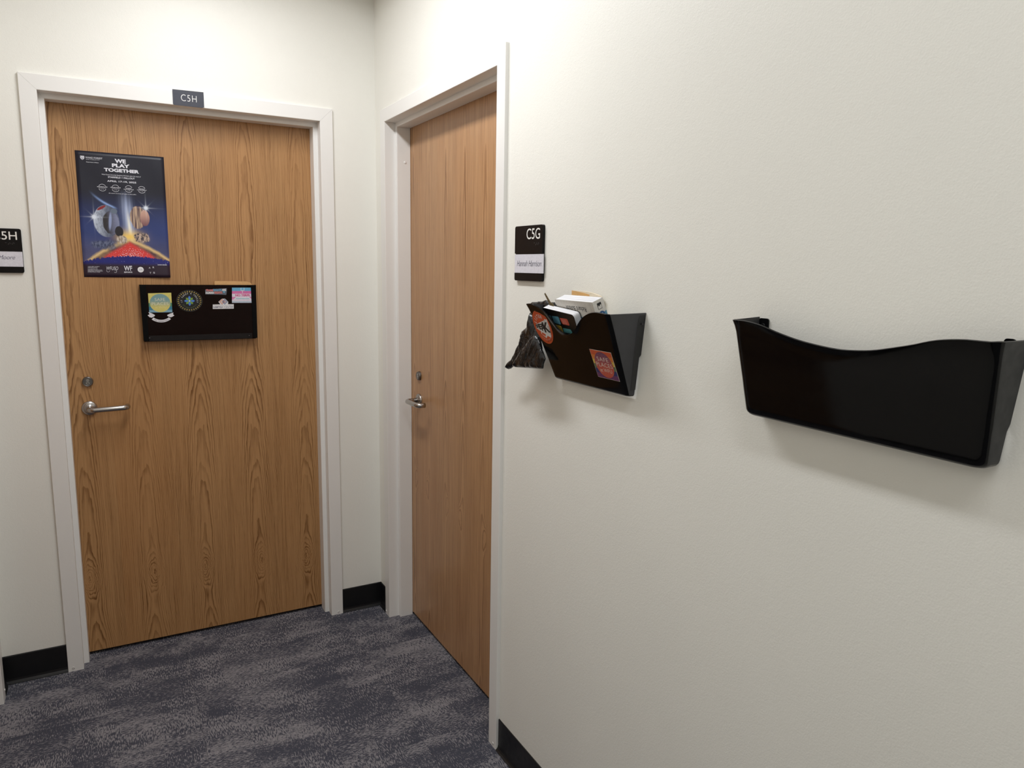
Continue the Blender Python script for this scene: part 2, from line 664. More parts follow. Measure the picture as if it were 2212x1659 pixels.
def lamp(cy, strength, label):
    t = empty('ceiling_light', (LAMP_X, cy, CEIL), label, 'light', group='recessed ceiling lights of the hallway')
    mt, nt, b = new_mat('lamp_lens')
    b.inputs['Base Color'].default_value = (0.9, 0.9, 0.9, 1)
    b.inputs['Emission Color'].default_value = LAMP_COL
    b.inputs['Emission Strength'].default_value = 2.0
    ld = bpy.data.lights.new('lamp_tube', 'AREA')
    ld.shape = 'RECTANGLE'
    ld.size, ld.size_y = LAMP_W, LAMP_L
    ld.energy = strength
    ld.color = LAMP_COL[:3]
    lo = bpy.data.objects.new('lamp_tube', ld)
    COL.objects.link(lo)
    put(lo, Vector((LAMP_X, cy, LAMP_Z - 0.002)), t)
    V = [(LAMP_X - LAMP_W / 2, cy - LAMP_L / 2, LAMP_Z), (LAMP_X + LAMP_W / 2, cy - LAMP_L / 2, LAMP_Z),
         (LAMP_X + LAMP_W / 2, cy + LAMP_L / 2, LAMP_Z), (LAMP_X - LAMP_W / 2, cy + LAMP_L / 2, LAMP_Z)]
    mk('lens', V, [(3, 2, 1, 0)], mt, t)
    zt = LAMP_Z + 0.012
    x0, x1, y0, y1 = LAMP_X - HW, LAMP_X + HW, cy - HL, cy + HL
    V, Fc = join_vf([box_vf((x0 - 0.002, y0, zt), (x1 + 0.002, y1, zt + 0.04)),
                     box_vf((x0 - 0.002, y0, CEIL), (x0, y1, zt)), box_vf((x1, y0, CEIL), (x1 + 0.002, y1, zt)),
                     box_vf((x0, y0 - 0.002, CEIL), (x1, y0, zt)), box_vf((x0, y1, CEIL), (x1, y1 + 0.002, zt))])
    mk('housing', V, Fc, plain((225, 225, 222), 0.5), t)
    w = 0.018
    V, Fc = join_vf([box_vf((x0 - w, y0 - w, CEIL - 0.006), (x0, y1 + w, CEIL)), box_vf((x1, y0 - w, CEIL - 0.006), (x1 + w, y1 + w, CEIL)),
                     box_vf((x0, y0 - w, CEIL - 0.006), (x1, y0, CEIL)), box_vf((x0, y1, CEIL - 0.006), (x1, y1 + w, CEIL))])
    mk('trim_ring', V, Fc, M_TRIM, t)
lamp(LAMP_Y, LAMP, 'recessed strip light in the ceiling in front of the oak doors')
lamp(LAMP_Y2, LAMP_FAR, 'recessed strip light in the ceiling above the viewer')
lamp(FILL_LAMP_Y, LAMP_FAR, 'added ambient fill light in the ceiling far behind the viewer')

# floor with separate carpet tiles
M_CARPET = carpet_mat()
V, Fc = box_vf((-HALL_W - WT, -HALL_L - WT, -0.06), (WT, WT, -0.012))
floor = mk('floor', V, Fc, plain((60, 58, 56), 0.9), kind='structure', label='floor of dark blue and grey carpet tiles')
TS, TX, TY = 0.606, -0.1925, -0.36
fx0, fx1, fy0, fy1 = -HALL_W - 0.11, 0.11, -HALL_L, 0.11
i0, i1 = math.floor((fx0 - TX) / TS), math.ceil((fx1 - TX) / TS)
j0, j1 = math.floor((fy0 - TY) / TS), math.ceil((fy1 - TY) / TS)
for i in range(i0, i1):
    for j in range(j0, j1):
        g = 0.00012
        ax, bx = max(fx0, TX + i * TS + g), min(fx1, TX + (i + 1) * TS - g)
        ay, by = max(fy0, TY + j * TS + g), min(fy1, TY + (j + 1) * TS - g)
        if bx - ax < 0.01 or by - ay < 0.01:
            continue
        e, dz = 0.0006, 0.0
        V = [(ax, ay, -0.012), (bx, ay, -0.012), (bx, by, -0.012), (ax, by, -0.012),
             (ax, ay, dz - 0.0008), (bx, ay, dz - 0.0008), (bx, by, dz - 0.0008), (ax, by, dz - 0.0008),
             (ax + e, ay + e, dz), (bx - e, ay + e, dz), (bx - e, by - e, dz), (ax + e, by - e, dz)]
        Fc = [(0, 3, 2, 1), (8, 9, 10, 11)]
        for k in range(4):
            l = (k + 1) % 4
            Fc += [(k, l, 4 + l, 4 + k), (4 + k, 4 + l, 8 + l, 8 + k)]
        mk('carpet_tile', V, Fc, M_CARPET, floor)


# ------------------------------------------------------------------ doors
def make_door(name, fr, dw, label, wood, wood_org, handle_a=None, screws=(), bumper=None):
    t = empty(name, fr.p(dw / 2, 0, 0), label, 'door', kind='structure')
    # frame profile: a (into the opening), d (out of the wall)
    prof = [(-WF, 0.0), (-WF, TH), (0, TH), (0, TH - RB), (ST, TH - RB), (ST, -LEAF_D), (-0.001, -LEAF_D), (-0.001, -WT + 0.004), (-WF + 0.014, -WT + 0.004), (-WF + 0.014, 0)]
    prof = fillet(prof, [0, 0.0018, 0.0022, 0, 0.003, 0.0015, 0, 0, 0, 0])
    n = len(prof)
    gap = 0.0002
    def run(f0, f1):
        V = [f0(a, d) for a, d in prof] + [f1(a, d) for a, d in prof]
        Fc = [tuple(range(n)), tuple(range(2 * n - 1, n - 1, -1))]
        for i in range(n):
            j = (i + 1) % n
            Fc.append((i, j, n + j, n + i))
        return V, Fc
    jambs = []
    for s, f0, f1 in ((0, lambda a, d: fr.p(a, d, 0.0), lambda a, d: fr.p(a, d, T - a - gap)),
                      (1, lambda a, d: fr.p(dw - a, d, 0.0), lambda a, d: fr.p(dw - a, d, T - a - gap))):
        V, Fc = run(f0, f1)
        jambs.append(fix_normals(mk('frame_jamb', V, Fc, M_TRIM, t)))
    V, Fc = run(lambda a, d: fr.p(a + gap, d, T - a), lambda a, d: fr.p(dw - a - gap, d, T - a))
    fix_normals(mk('frame_head', V, Fc, M_TRIM, t))
    # leaf
    V, Fc = fr.boxes([(0.003, -LEAF_D - 0.044, 0.013, dw - 0.003, -LEAF_D - 0.0005, T - 0.004)])
    mk('door_leaf', V, Fc, wood, t, origin=wood_org)
    for s, a, z in screws:
        V, Fc = lathe(fr, a, z, [(0.0046, TH), (0.0046, TH + 0.0008), (0.0036, TH + 0.0018), (0.0022, TH + 0.0018), (0.0020, TH + 0.0010), (0.0004, TH + 0.0010)], 16)
        mk('screw', V, Fc, plain((222, 220, 216), 0.25, 0.3), jambs[s], smooth=True)
    if bumper:
        a, z = bumper
        # small round painted plug on the inner side of the jamb, axis along the wall
        c0 = fr.p(ST, -LEAF_D + 0.022, z)
        V, Fc = tube([c0, c0 + fr.ex * 0.0012, c0 + fr.ex * 0.0022], [0.005, 0.005, 0.0035], 14)
        mk('plug', V, Fc, M_TRIM, jambs[0], smooth=False)
    if handle_a is not None:
        ha, hz, la, lz = handle_a
        D = -LEAF_D
        h = empty('door_handle', fr.p(ha, D, hz), parent=t)
        V, Fc = lathe(fr, ha, hz, [(0.0255, D), (0.0255, D + 0.004), (0.0235, D + 0.0075), (0.0150, D + 0.0085), (0.0135, D + 0.0085), (0.013, D + 0.011), (0.004, D + 0.0115)], 36)
        o = mk('rose', V, Fc, M_STEEL, h, smooth=True)
        o.data.shade_flat() if False else None
        # lever: neck out of the door, bend, grip, bend back to the door
        P = []
        r = 0.017
        L = 0.122
        out = 0.056
        P.append((ha, D + 0.006, hz))
        P.append((ha, D + out - r, hz))
        for k in range(1, 7):
            a = PI / 2 * k / 6
            P.append((ha + r - r * math.cos(a), D + out - r + r * math.sin(a), hz))
        e = ha + L - r
        for k in range(0, 7):
            a = PI / 2 * k / 6
            P.append((e + r * math.sin(a), D + out - r + r * math.cos(a), hz + 0.002))
        P.append((ha + L, D + out - r - 0.012, hz + 0.002))
        pts = [fr.p(*q) for q in P]
        V, Fc = tube(pts, 0.0095, 20)
        mk('lever', V, Fc, M_STEEL, h, smooth=True)
        # lock cylinder above
        lk = empty('lock', fr.p(la, D, lz), parent=t)
        V, Fc = lathe(fr, la, lz, [(0.0178, D), (0.0178, D + 0.004), (0.0168, D + 0.0085), (0.0155, D + 0.0095), (0.0145, D + 0.0090), (0.001, D + 0.0090)], 36)
        mk('cylinder_ring', V, Fc, M_STEEL2, lk, smooth=False)
        pl = Plane(fr.p(la, D + 0.0091, lz), fr.ex, (0, 0, 1))
        core = [(x * 1.0, y) for x, y in ell((0, 0.0055), 0.0052, 0.0050, 20, -0.9, PI + 0.9)][::1]
        core += ell((0, -0.0055), 0.0062, 0.0058, 22, PI - 0.95, 2 * PI + 0.95)
        V, Fc = prism(pl, core, 0, 0.0006)
        mk('core', V, Fc, M_STEEL, lk)
        flat('keyhole', pl, [[(-0.0012, -0.0035), (0.0004, -0.0030), (0.0010, -0.0052), (0.0020, -0.0060), (0.0016, -0.0098), (0.0004, -0.0098), (0.0006, -0.0068), (-0.0008, -0.0058)]],
             plain((12, 12, 12), 0.6), 0.0009, lk)
    return t


M_WOOD1 = wood_mat('oak_veneer', 0, 1.0, 0.2, 0.0545, -0.0125, 0.30, 0.034, 0.062, -0.022, 0.0043, 0.022, 0.021, (186, 142, 95), (114, 74, 36))
M_WOOD2 = wood_mat('oak_veneer_straight', 1, -1.0, 0.155, 0.03, 0.03, 0.62, 0.02, 0.05, -0.012, 0.0036, 0.010, 0.006, (192, 149, 107), (122, 81, 46))
make_door('door_1', FR_D1, W1, 'oak veneer door with the poster in the end wall', M_WOOD1, FR_D1.p(0, -LEAF_D, 0),
          (0.0773, 0.951, 0.078, 1.0485), [(0, -0.033, 0.012), (1, W1 + 0.030, 0.010)])
make_door('door_2', FR_D2, W2, 'oak veneer door without a poster in the right wall beside the corner', M_WOOD2, FR_D2.p(0, -LEAF_D, 0),
          (0.104, 0.951, 0.106, 1.0495), [(0, -0.040, 0.012), (1, W2 + 0.030, 0.012)], (0.0, 1.876))
make_door('door_3', FR_D3, W3, 'door frame in the left wall at the very left edge', M_WOOD1, FR_D3.p(0, -LEAF_D, 0), None, [(1, W3 + 0.04, 0.03)])


# ------------------------------------------------------------------ cove base
def cove(name, fr, a0, a1, label):
    prof = [(0.0, 0.0), (0.0125, 0.0), (0.0125, 0.0018), (0.0080, 0.0045), (0.0048, 0.0095), (0.0034, 0.017), (0.0032, BASE_H - 0.003), (0.0022, BASE_H - 0.0006), (0.0008, BASE_H), (0.0, BASE_H)]
    n = len(prof)
    V = [fr.p(a0, d, z) for d, z in prof] + [fr.p(a1, d, z) for d, z in prof]
    Fc = [tuple(range(n)), tuple(range(2 * n - 1, n - 1, -1))] + [(i, (i + 1) % n, n + (i + 1) % n, n + i) for i in range(n)]
    return fix_normals(mk(name, V, Fc, M_RUBBER, kind='structure', label=label))


cove('baseboard_back_left', FR_BACK, -HALL_W, X1 - WF, 'black rubber base left of the door with the poster')
cove('baseboard_back_right', FR_BACK, X1 + W1 + WF, 0.0, 'black rubber base in the corner between the two doors')
cove('baseboard_right_corner', FR_RIGHT, 0.0, -Y2 - WF, 'sliver of black rubber base between corner and right door')
cove('baseboard_right', FR_RIGHT, -Y2 + W2 + WF, HALL_L, 'black rubber base under the wall files at the bottom edge')
cove('baseboard_left', FR_LEFT, -HALL_L, Y3 - WF, 'black rubber base along the left wall')
cove('baseboard_left_corner', FR_LEFT, Y3 + W3 + WF, 0.0, 'sliver of black rubber base in the left corner')


# ================================================================== signs
def room_sign(fr, a0, a1, z0, zm0, zm1, z1, label, number, num_box, name_txt, name_box, braille_a, braille_z, over=0.005):
    th = 0.008
    pl = Plane(fr.p(0, 0, 0), fr.ex, (0, 0, 1))
    t = empty('room_sign', fr.p((a0 + a1) / 2, 0, z0), label, 'sign', group='room signs beside the doors')
    top = rrect(a0, zm1, a1, z1, 0.006)
    # square lower corners of upper plate: rebuild as polygon
    r = 0.006
    up = [(a0, zm1), (a1, zm1)] + [(a1 - r + r * math.cos(PI / 2 * i / 4), z1 - r + r * math.sin(PI / 2 * i / 4)) for i in range(5)] + \
         [(a0 + r - r * math.sin(PI / 2 * i / 4), z1 - r + r * math.cos(PI / 2 * i / 4)) for i in range(5)]
    lo = [(a1, zm0), (a0, zm0)] + [(a0 + r - r * math.cos(PI / 2 * i / 4), z0 + r - r * math.sin(PI / 2 * i / 4)) for i in range(5)] + \
         [(a1 - r + r * math.sin(PI / 2 * i / 4), z0 + r - r * math.cos(PI / 2 * i / 4)) for i in range(5)]
    V, Fc = prism(pl, up, 0.0, th)
    u_ = mk('number_panel', V, Fc, M_SIGN, t)
    V, Fc = prism(pl, lo, 0.0, th)
    mk('lower_panel', V, Fc, M_SIGN, t)
    V, Fc = prism(pl, [(a0, zm0), (a1, zm0), (a1, zm1), (a0, zm1)], 0.0, th - 0.003)
    mk('channel', V, Fc, plain((46, 44, 43), 0.4), t)
    V, Fc = prism(pl, [(a0 - 0.001, zm0 + 0.0002), (a1 + over, zm0 + 0.0002), (a1 + over, zm1 - 0.0022), (a0 - 0.001, zm1 - 0.0022)], th - 0.003, th - 0.001)
    card = mk('name_card', V, Fc, plain((224, 222, 230), 0.5), t)
    text('number', pl, number, num_box, plain((240, 238, 232), 0.5), th + 0.0006, u_, bold=0.004, res=12)
    text('name', pl, name_txt, name_box, plain((62, 60, 84), 0.6), th - 0.0008, card, shear=0.32, bold=-0.008, space=0.95)
    dots = []
    pat = [(0, 2), (1, 2), (3, 0), (4, 1), (4, 0), (5, 2), (6, 1), (8, 0), (8, 1), (9, 2), (10, 1), (10, 2)]
    for i, j in pat:
        dots.append(prism(pl, ell((braille_a + i * 0.00235, braille_z + j * 0.0023), 0.0008, 0.0008, 8), th, th + 0.0006))
    V, Fc = join_vf(dots)
    mk('braille', V, Fc, plain((74, 72, 72), 0.4), u_)
    return t


room_sign(FR_RIGHT, 1.1768, 1.3190, 1.4455, 1.4660, 1.5170, 1.5885, 'black C5G room sign on the wall beside the right door',
          'C5G', (1.2400, 1.5532, 1.3080, 1.5806), 'Hannah Harrison', (1.1885, 1.4838, 1.3155, 1.4985), 1.2790, 1.5385)
b_ = FR_BACK
room_sign(b_, -1.3553, -1.2150, 1.4355, 1.4555, 1.5065, 1.5785, 'black C5H room sign cut off by the left edge',
          'C5H', (-1.2960, 1.5425, -1.2270, 1.5690), 'Moore', (-1.2830, 1.4790, -1.2370, 1.4920), -1.2600, 1.5280, -0.0012)

# engraved plaque on the door head
plq = Plane(FR_D1.p(0, TH, 0), (1, 0, 0), (0, 0, 1))
Q = [plq.uv(*q) for q in ((374, 224), (377, 227), (438.5, 232.2), (441, 230.5), (439.5, 200.3), (372, 192.8))]
u0, u1 = Q[5][0], Q[4][0]
Q = [(u0, 2.0262), (u0 + 0.004, 2.0222), (u1 - 0.006, 2.0222), (u1 - 0.003, 2.0245), (u1, 2.0245), (u1, 2.0760), (u0, 2.0742)]
V, Fc = prism(plq, Q, 0.0, 0.0018)
pq = mk('door_plaque', V, Fc, gloss_black('plaque', (46, 48, 60), 0.45), label='small dark engraved C5H plaque on the door head', cat='plaque')
text('engraving', plq, 'C5H', (u0 + 0.0265, 2.0385, u0 + 0.0770, 2.0605), M_WHITE, 0.0020, pq, bold=-0.012, space=1.15, res=10)

# ================================================================== poster
P_O = Vector((-1.0470, LEAF_D, 1.4220))
PW, PH = 0.2775, 0.4325
PY = LEAF_D - 0.0008


def pwarp(u, v):
    x, y = u / PW, v / PH
    return 0.006 * max(0, (x - 0.45) / 0.55) ** 2 * max(0, (0.5 - y) / 0.5) ** 2 + 0.0012 * math.sin(x * 5 + y * 7) ** 2


PP = Plane((P_O.x, PY, P_O.z), (1, 0, 0), (0, 0, 1), pwarp)
NXP, NYP = 22, 34
V = [PP.pt(PW * i / NXP, PH * j / NYP) for j in range(NYP + 1) for i in range(NXP + 1)]
Fc = [(j * (NXP + 1) + i, j * (NXP + 1) + i + 1, (j + 1) * (NXP + 1) + i + 1, (j + 1) * (NXP + 1) + i) for j in range(NYP) for i in range(NXP)]


def poster_mat():
    mt, nt, b = new_mat('poster_print')
    v, (x, y, z) = coords(nt, 'UV')
    u, w = x, 1.0 - y          # w runs downwards, 0 at the top
    c = mix(nt, w.ss(0.28, 0.62), lin(27, 27, 40), lin(52, 66, 120))
    c = mix(nt, w.ss(0.62, 0.84), c, lin(84, 84, 120))
    cloud = nz(nt, vec(nt, u * 3.0, w * 6.0, 0.0), 1.0, 4.0)
    c = mix(nt, cloud.ss(0.45, 0.75) * w.ss(0.3, 0.5) * 0.35, c, lin(30, 38, 78))
    # crescent arc of a planet, upper left
    r = (((u - 0.62) / 1.0).pw(2.0) + ((w - 0.02) * 1.5).pw(2.0)).sqrt()
    arc = r.gauss(0.66, 0.012) * u.ss(0.10, 0.30) * u.ss(0.36, 0.44, 1.0, 0.0) * w.ss(0.28, 0.36)
    c = mix(nt, arc.clamp() * 0.9, c, lin(150, 180, 235))
    # light beam
    bw = (u - 0.535 - (w - 0.45) * 0.12).abs()
    streak = nz(nt, vec(nt, u * 90.0, w * 1.5, 2.0), 1.0, 2.0)
    beam = ((bw / 0.055).pw(2.0) * -1.0).exp() * w.ss(0.27, 0.45) * w.ss(0.68, 0.72, 1.0, 0.0)
    c = mix(nt, (beam * (streak.ss(0.35, 0.65) * 0.5 + 0.5)).clamp(), c, lin(190, 205, 240))
    core = ((bw / 0.018).pw(2.0) * -1.0).exp() * w.ss(0.40, 0.6) * w.ss(0.68, 0.72, 1.0, 0.0)
    c = mix(nt, core.clamp(), c, lin(250, 248, 235))
    glow = (((u - 0.545) / 0.13).pw(2.0) + ((w - 0.668) / 0.05).pw(2.0)) * -1.0
    c = mix(nt, glow.exp().clamp(), c, lin(255, 215, 110))
    # hill: glowing rim and red middle
    dx = (u - 0.54).abs()
    hn = nz(nt, vec(nt, u * 7.0, w * 9.0, 4.0), 1.0, 4.0)
    rim = w - (dx * 0.20 + 0.694 + dx.pw(2.0) * 0.32) + (hn - 0.5) * 0.03
    gl = rim.ss(-0.025, 0.006) * rim.ss(0.02, 0.06, 1.0, 0.0)
    c = mix(nt, gl * 0.9, c, lin(238, 205, 140))
    inside = rim.ss(0.0, 0.03)
    c = mix(nt, inside, c, mix(nt, nz(nt, vec(nt, u * 8.0, w * 12.0, 0.0), 1.0, 3.0).ss(0.3, 0.7), lin(150, 120, 90), lin(90, 62, 70)))
    red = (rim - dx * 0.12).ss(0.0, 0.04) * dx.ss(0.24, 0.36, 1.0, 0.0)
    c = mix(nt, red, c, lin(222, 66, 62))
    sp = nz(nt, vec(nt, u * 90.0, w * 120.0, 1.0), 1.0, 2.0)
    pk = (((u - 0.56) / 0.16).pw(2.0) + ((w - 0.845) / 0.07).pw(2.0)) * -1.0
    c = mix(nt, (sp + pk.exp() * 0.18).ss(0.64, 0.72) * red, c, lin(245, 205, 210))
    # plain generic rounded shapes in the colours of the picture
    sw = nz(nt, vec(nt, u * 14.0, w * 20.0, 5.0), 1.0, 3.0, 0.5, 0.6)
    sw2 = nz(nt, vec(nt, u * 46.0, w * 30.0, 2.0), 1.0, 3.0, 0.6, 0.5)
    def el(cx, cy, rx, ry, soft=0.12, jit=0.0, rot=0.0):
        dx_, dy_ = u - cx, (w - cy) * 1.0
        a_ = dx_ * math.cos(rot) + dy_ * math.sin(rot)
        b_ = dy_ * math.cos(rot) - dx_ * math.sin(rot)
        r_ = ((a_ / rx).pw(2.0) + (b_ / ry).pw(2.0)).sqrt() + (sw - 0.5) * jit
        return r_.ss(1.0 - soft, 1.0, 1.0, 0.0)
    c = mix(nt, el(0.27, 0.735, 0.20, 0.045, 0.5, 0.9) * 0.85, c, mix(nt, sw2.ss(0.35, 0.65), lin(48, 56, 84), lin(116, 124, 150)))
    g1 = mix(nt, u.ss(0.13, 0.36), lin(196, 206, 222), lin(92, 100, 122))
    g1 = mix(nt, sw2.ss(0.45, 0.62) * 0.45, g1, lin(70, 76, 92))
    c = mix(nt, el(0.295, 0.545, 0.150, 0.132, 0.06), c, g1)
    g2 = mix(nt, (u * 1.0 + (sw - 0.5) * 0.06).ss(0.28, 0.44), lin(52, 48, 50), lin(132, 138, 168))
    c = mix(nt, el(0.345, 0.555, 0.098, 0.100, 0.10, 0.25), c, g2)
    c = mix(nt, el(0.335, 0.545, 0.022, 0.090, 0.5, 0.0, 0.15) * 0.8, c, lin(160, 174, 214))
    c = mix(nt, el(0.385, 0.462, 0.042, 0.024, 0.2), c, lin(104, 116, 132))
    c = mix(nt, el(0.245, 0.440, 0.062, 0.013, 0.3, 0.0, -0.35), c, lin(138, 40, 44))
    h1 = mix(nt, nz(nt, vec(nt, u * 60.0, w * 6.0, 1.0), 1.0, 2.0).ss(0.35, 0.65), lin(92, 70, 78), lin(206, 178, 150))
    c = mix(nt, el(0.655, 0.505, 0.098, 0.098, 0.10, 0.25), c, h1)
    c = mix(nt, el(0.735, 0.508, 0.060, 0.070, 0.14, 0.2), c, mix(nt, w.ss(0.46, 0.58), lin(206, 164, 146), lin(128, 86, 92)))
    c = mix(nt, el(0.430, 0.625, 0.050, 0.045, 0.12, 0.2), c, lin(40, 36, 40))
    c = mix(nt, el(0.455, 0.690, 0.070, 0.036, 0.25, 0.4), c, mix(nt, sw2.ss(0.4, 0.6), lin(150, 132, 112), lin(214, 202, 188)))
    c = mix(nt, el(0.690, 0.670, 0.100, 0.050, 0.3, 0.9), c, mix(nt, sw2.ss(0.42, 0.58), lin(70, 62, 72), lin(204, 180, 160)))
    def star(cx, cy, k):
        ax_, ay_ = (u - cx).abs(), (w - cy).abs() * 1.5
        core_ = (((ax_ / (0.020 * k)).pw(2.0) + (ay_ / (0.020 * k)).pw(2.0)) * -1.0).exp()
        sp1 = (ax_ / (0.050 * k) * -1.0).exp() * (ay_ / (0.004 * k) * -1.0).exp()
        sp2 = (ay_ / (0.050 * k) * -1.0).exp() * (ax_ / (0.004 * k) * -1.0).exp()
        d1, d2 = (ax_ + ay_) * 0.7, (ax_ - ay_).abs() * 0.7
        sp3 = (d1 / (0.026 * k) * -1.0).exp() * (d2 / (0.004 * k) * -1.0).exp()
        return (core_ + sp1 + sp2 + sp3).clamp()
    c = mix(nt, star(0.158, 0.515, 1.2), c, lin(232, 240, 252))
    c = mix(nt, star(0.755, 0.425, 1.1), c, lin(232, 240, 252))
    # bluish crowd band with a ragged upper edge, dark foot of the sheet
    e1 = nz(nt, vec(nt, u * 34.0, 0.0, 6.0), 1.0, 1.5)
    e2 = nz(nt, vec(nt, u * 110.0, 0.0, 2.0), 1.0, 1.0)
    crowd = (w - (dx * dx * 0.16 + 0.824) + (e1 - 0.5) * 0.05 + (e2 - 0.5) * 0.03).ss(0.0, 0.004)
    fl = nz(nt, vec(nt, u * 70.0, w * 90.0, 3.0), 1.0, 2.0)
    cc = mix(nt, fl.ss(0.66, 0.74) * 0.7, lin(34, 38, 118), lin(210, 205, 225))
    cc = mix(nt, w.ss(0.872, 0.91), cc, lin(46, 31, 46))
    c = mix(nt, crowd, c, cc)
    nt.links.new(c, b.inputs['Base Color'])
    b.inputs['Roughness'].default_value = 0.42
    b.inputs['Specular IOR Level'].default_value = 0.4
    return mt


poster = mk('poster', V, Fc, poster_mat(), smooth=True, label='dark blue WE PLAY TOGETHER event poster on the left oak door', cat='poster')
uvl = poster.data.uv_layers.new(name='UVMap')
for lp in poster.data.loops:
    i, j = lp.vertex_index % (NXP + 1), lp.vertex_index // (NXP + 1)
    uvl.data[lp.index].uv = (i / NXP, j / NYP)
sol = poster.modifiers.new('thickness', 'SOLIDIFY')
sol.thickness = 0.0003
sol.offset = -1

r1 = lambda X, Y: (150 + X * 0.1085, 310 + Y * 0.1085)
r2 = lambda X, Y: (150 + X * 0.1085, 430 + Y * 0.1085)
INK = plain((232, 232, 240), 0.5)
HI = 0.00025


def ptext(name, s, f, bl, tr, mat=INK, **kw):
    return text(name, PP, s, pbox(PP, f(*bl), f(*tr)), mat, HI, poster, **kw)


ptext('title_word', 'WE', r1, (903, 385), (1120, 322), bold=0.045)
ptext('title_word', 'PLAY', r1, (848, 470), (1195, 422), bold=0.045)
ptext('title_word', 'TOGETHER', r1, (690, 553), (1384, 533), bold=0.045)
ptext('subtitle', 'Wake Forest University Symphony Orchestra plays the music of', r1, (642, 632), (1418, 652))
ptext('subtitle', 'STARFIELD + FALLOUT', r1, (768, 683), (1298, 686), bold=0.02)
ptext('date_line', 'APRIL 17-19, 2025', r1, (754, 766), (1328, 764), bold=0.03, space=1.1)
ptext('small_line', 'All events are free and open to the public.', r1, (782, 1002), (1333, 1008))
ptext('crest_name', 'WAKE FOREST', r1, (318, 293), (655, 285))
ptext('crest_name', 'UNIVERSITY', r1, (332, 322), (595, 325), space=1.5)
ptext('crest_name', 'Department of Music', r1, (334, 377), (580, 377), bold=0.02)
c = PP.uv(*r1(255, 282))
sx, sy = 0.0062, 0.0062
shield = [(c[0] - sx, c[1] + sy), (c[0] + sx, c[1] + sy), (c[0] + sx, c[1] - sy * 0.1), (c[0] + sx * 0.6, c[1] - sy * 0.75), (c[0], c[1] - sy * 1.15), (c[0] - sx * 0.6, c[1] - sy * 0.75), (c[0] - sx, c[1] - sy * 0.1)]
sh = flat('crest', PP, [shield], INK, HI, poster)
DKP = plain((27, 27, 40), 0.5)
ln = []
for dx in (-0.6, 0.0, 0.6):
    ln.append([(c[0] + sx * dx * 0.2 - 0.0004, c[1] - sy * 0.9), (c[0] + sx * dx * 0.2 + 0.0004, c[1] - sy * 0.9), (c[0] + sx * dx * 1.4 + 0.0006, c[1] + sy * 0.75), (c[0] + sx * dx * 1.4 - 0.0006, c[1] + sy * 0.75)])
flat('crest_lines', PP, ln, DKP, HI + 0.0001, sh)
for i, (X, Y, A, B, Cc) in enumerate(((655, 878, 'MASTERCLASS', 'with Inon Zur', '4 - 17'), (918, 893, 'SPEAKER FORUM', 'with Inon Zur', '4 - 18'),
                                      (1180, 908, 'CONCERT', 'PERFORMANCE', '4 - 18'), (1440, 922, 'ESPORTS', 'TOURNAMENT', '4 - 19'))):
    c = PP.uv(*r1(X, Y))
    bd = flat('event_badge', PP, ring(c, 0.0112, 0.0010, 0.42, PI - 0.42) + ring(c, 0.0112, 0.0010, PI + 0.42, 2 * PI - 0.42), INK, HI, poster)
    wA = 0.0158 if len(A) > 8 else 0.009
    wB = 0.0158 if B.isupper() else 0.0120
    text('badge_text', PP, A, (c[0] - wA, c[1] + 0.0012, c[0] + wA, c[1] + 0.0038), INK, HI, bd, bold=0.03)
    text('badge_text', PP, B, (c[0] - wB, c[1] - 0.0026, c[0] + wB, c[1] - 0.0002), INK, HI, bd, bold=0.02 if B.isupper() else 0)
    text('badge_text', PP, Cc, (c[0] - 0.0036, c[1] - 0.0074, c[0] + 0.0036, c[1] - 0.0048), INK, HI, bd)

# logo strip at the foot of the poster
for k, (s, y0, x1) in enumerate((('WAKE FOREST UNIVERSITY', 1352, 600), ('DEPARTMENT OF MUSIC', 1370, 560), ('IN COLLABORATION WITH', 1397, 560), ('DEPARTMENT OF COMMUNICATION', 1420, 650), ('DEPARTMENT OF PHILOSOPHY', 1440, 665), ('INTERNATIONAL STUDIES', 1458, 610))):
    ptext('credit_line', s, r2, (368, y0), (x1, y0 - 12))
lg = ptext('logo', 'WFUSO', r2, (740, 1412), (968, 1345), shear=0.25, bold=-0.005)
c = PP.uv(*r2(915, 1440))
flat('logo_flourish', PP, ring(c, 0.0036, 0.0008, -2.6, 1.6) + ring(PP.uv(*r2(770, 1425)), 0.0044, 0.0007, PI * 0.9, PI * 2.0), INK, HI, lg)
ptext('logo', 'WF', r2, (1090, 1425), (1245, 1330), bold=0.02)
ptext('logo', 'ESPORTS', r2, (1090, 1468), (1250, 1445), bold=0.03)
c = PP.uv(*r2(1418, 1405))
rd = flat('logo', PP, [ell(c, 0.0100, 0.0100)], plain((238, 238, 240), 0.5), HI, poster)
text('logo_mark', PP, 'CIP', (c[0] - 0.0050, c[1] - 0.0012, c[0] + 0.0052, c[1] + 0.0026), plain((64, 70, 110), 0.5), HI + 0.0001, rd, shear=0.3)
flat('logo_mark', PP, ring(c, 0.0068, 0.0007, PI + 0.5, 2 * PI - 0.3, 14, 0.0036), plain((90, 96, 130), 0.5), HI + 0.0001, rd)
for s, X, Y in (('A', 1595, 1368), ('R', 1672, 1360), ('T', 1612, 1470), ('S', 1684, 1466)):
    c = PP.uv(*r2(X, Y))
    text('logo', PP, s, (c[0] - 0.0027, c[1] - 0.0029, c[0] + 0.0027, c[1] + 0.0029), INK, HI, poster)
ptext('credit_line', 'LEARN MORE', r2, (1757, 1318), (1935, 1303), bold=0.03)


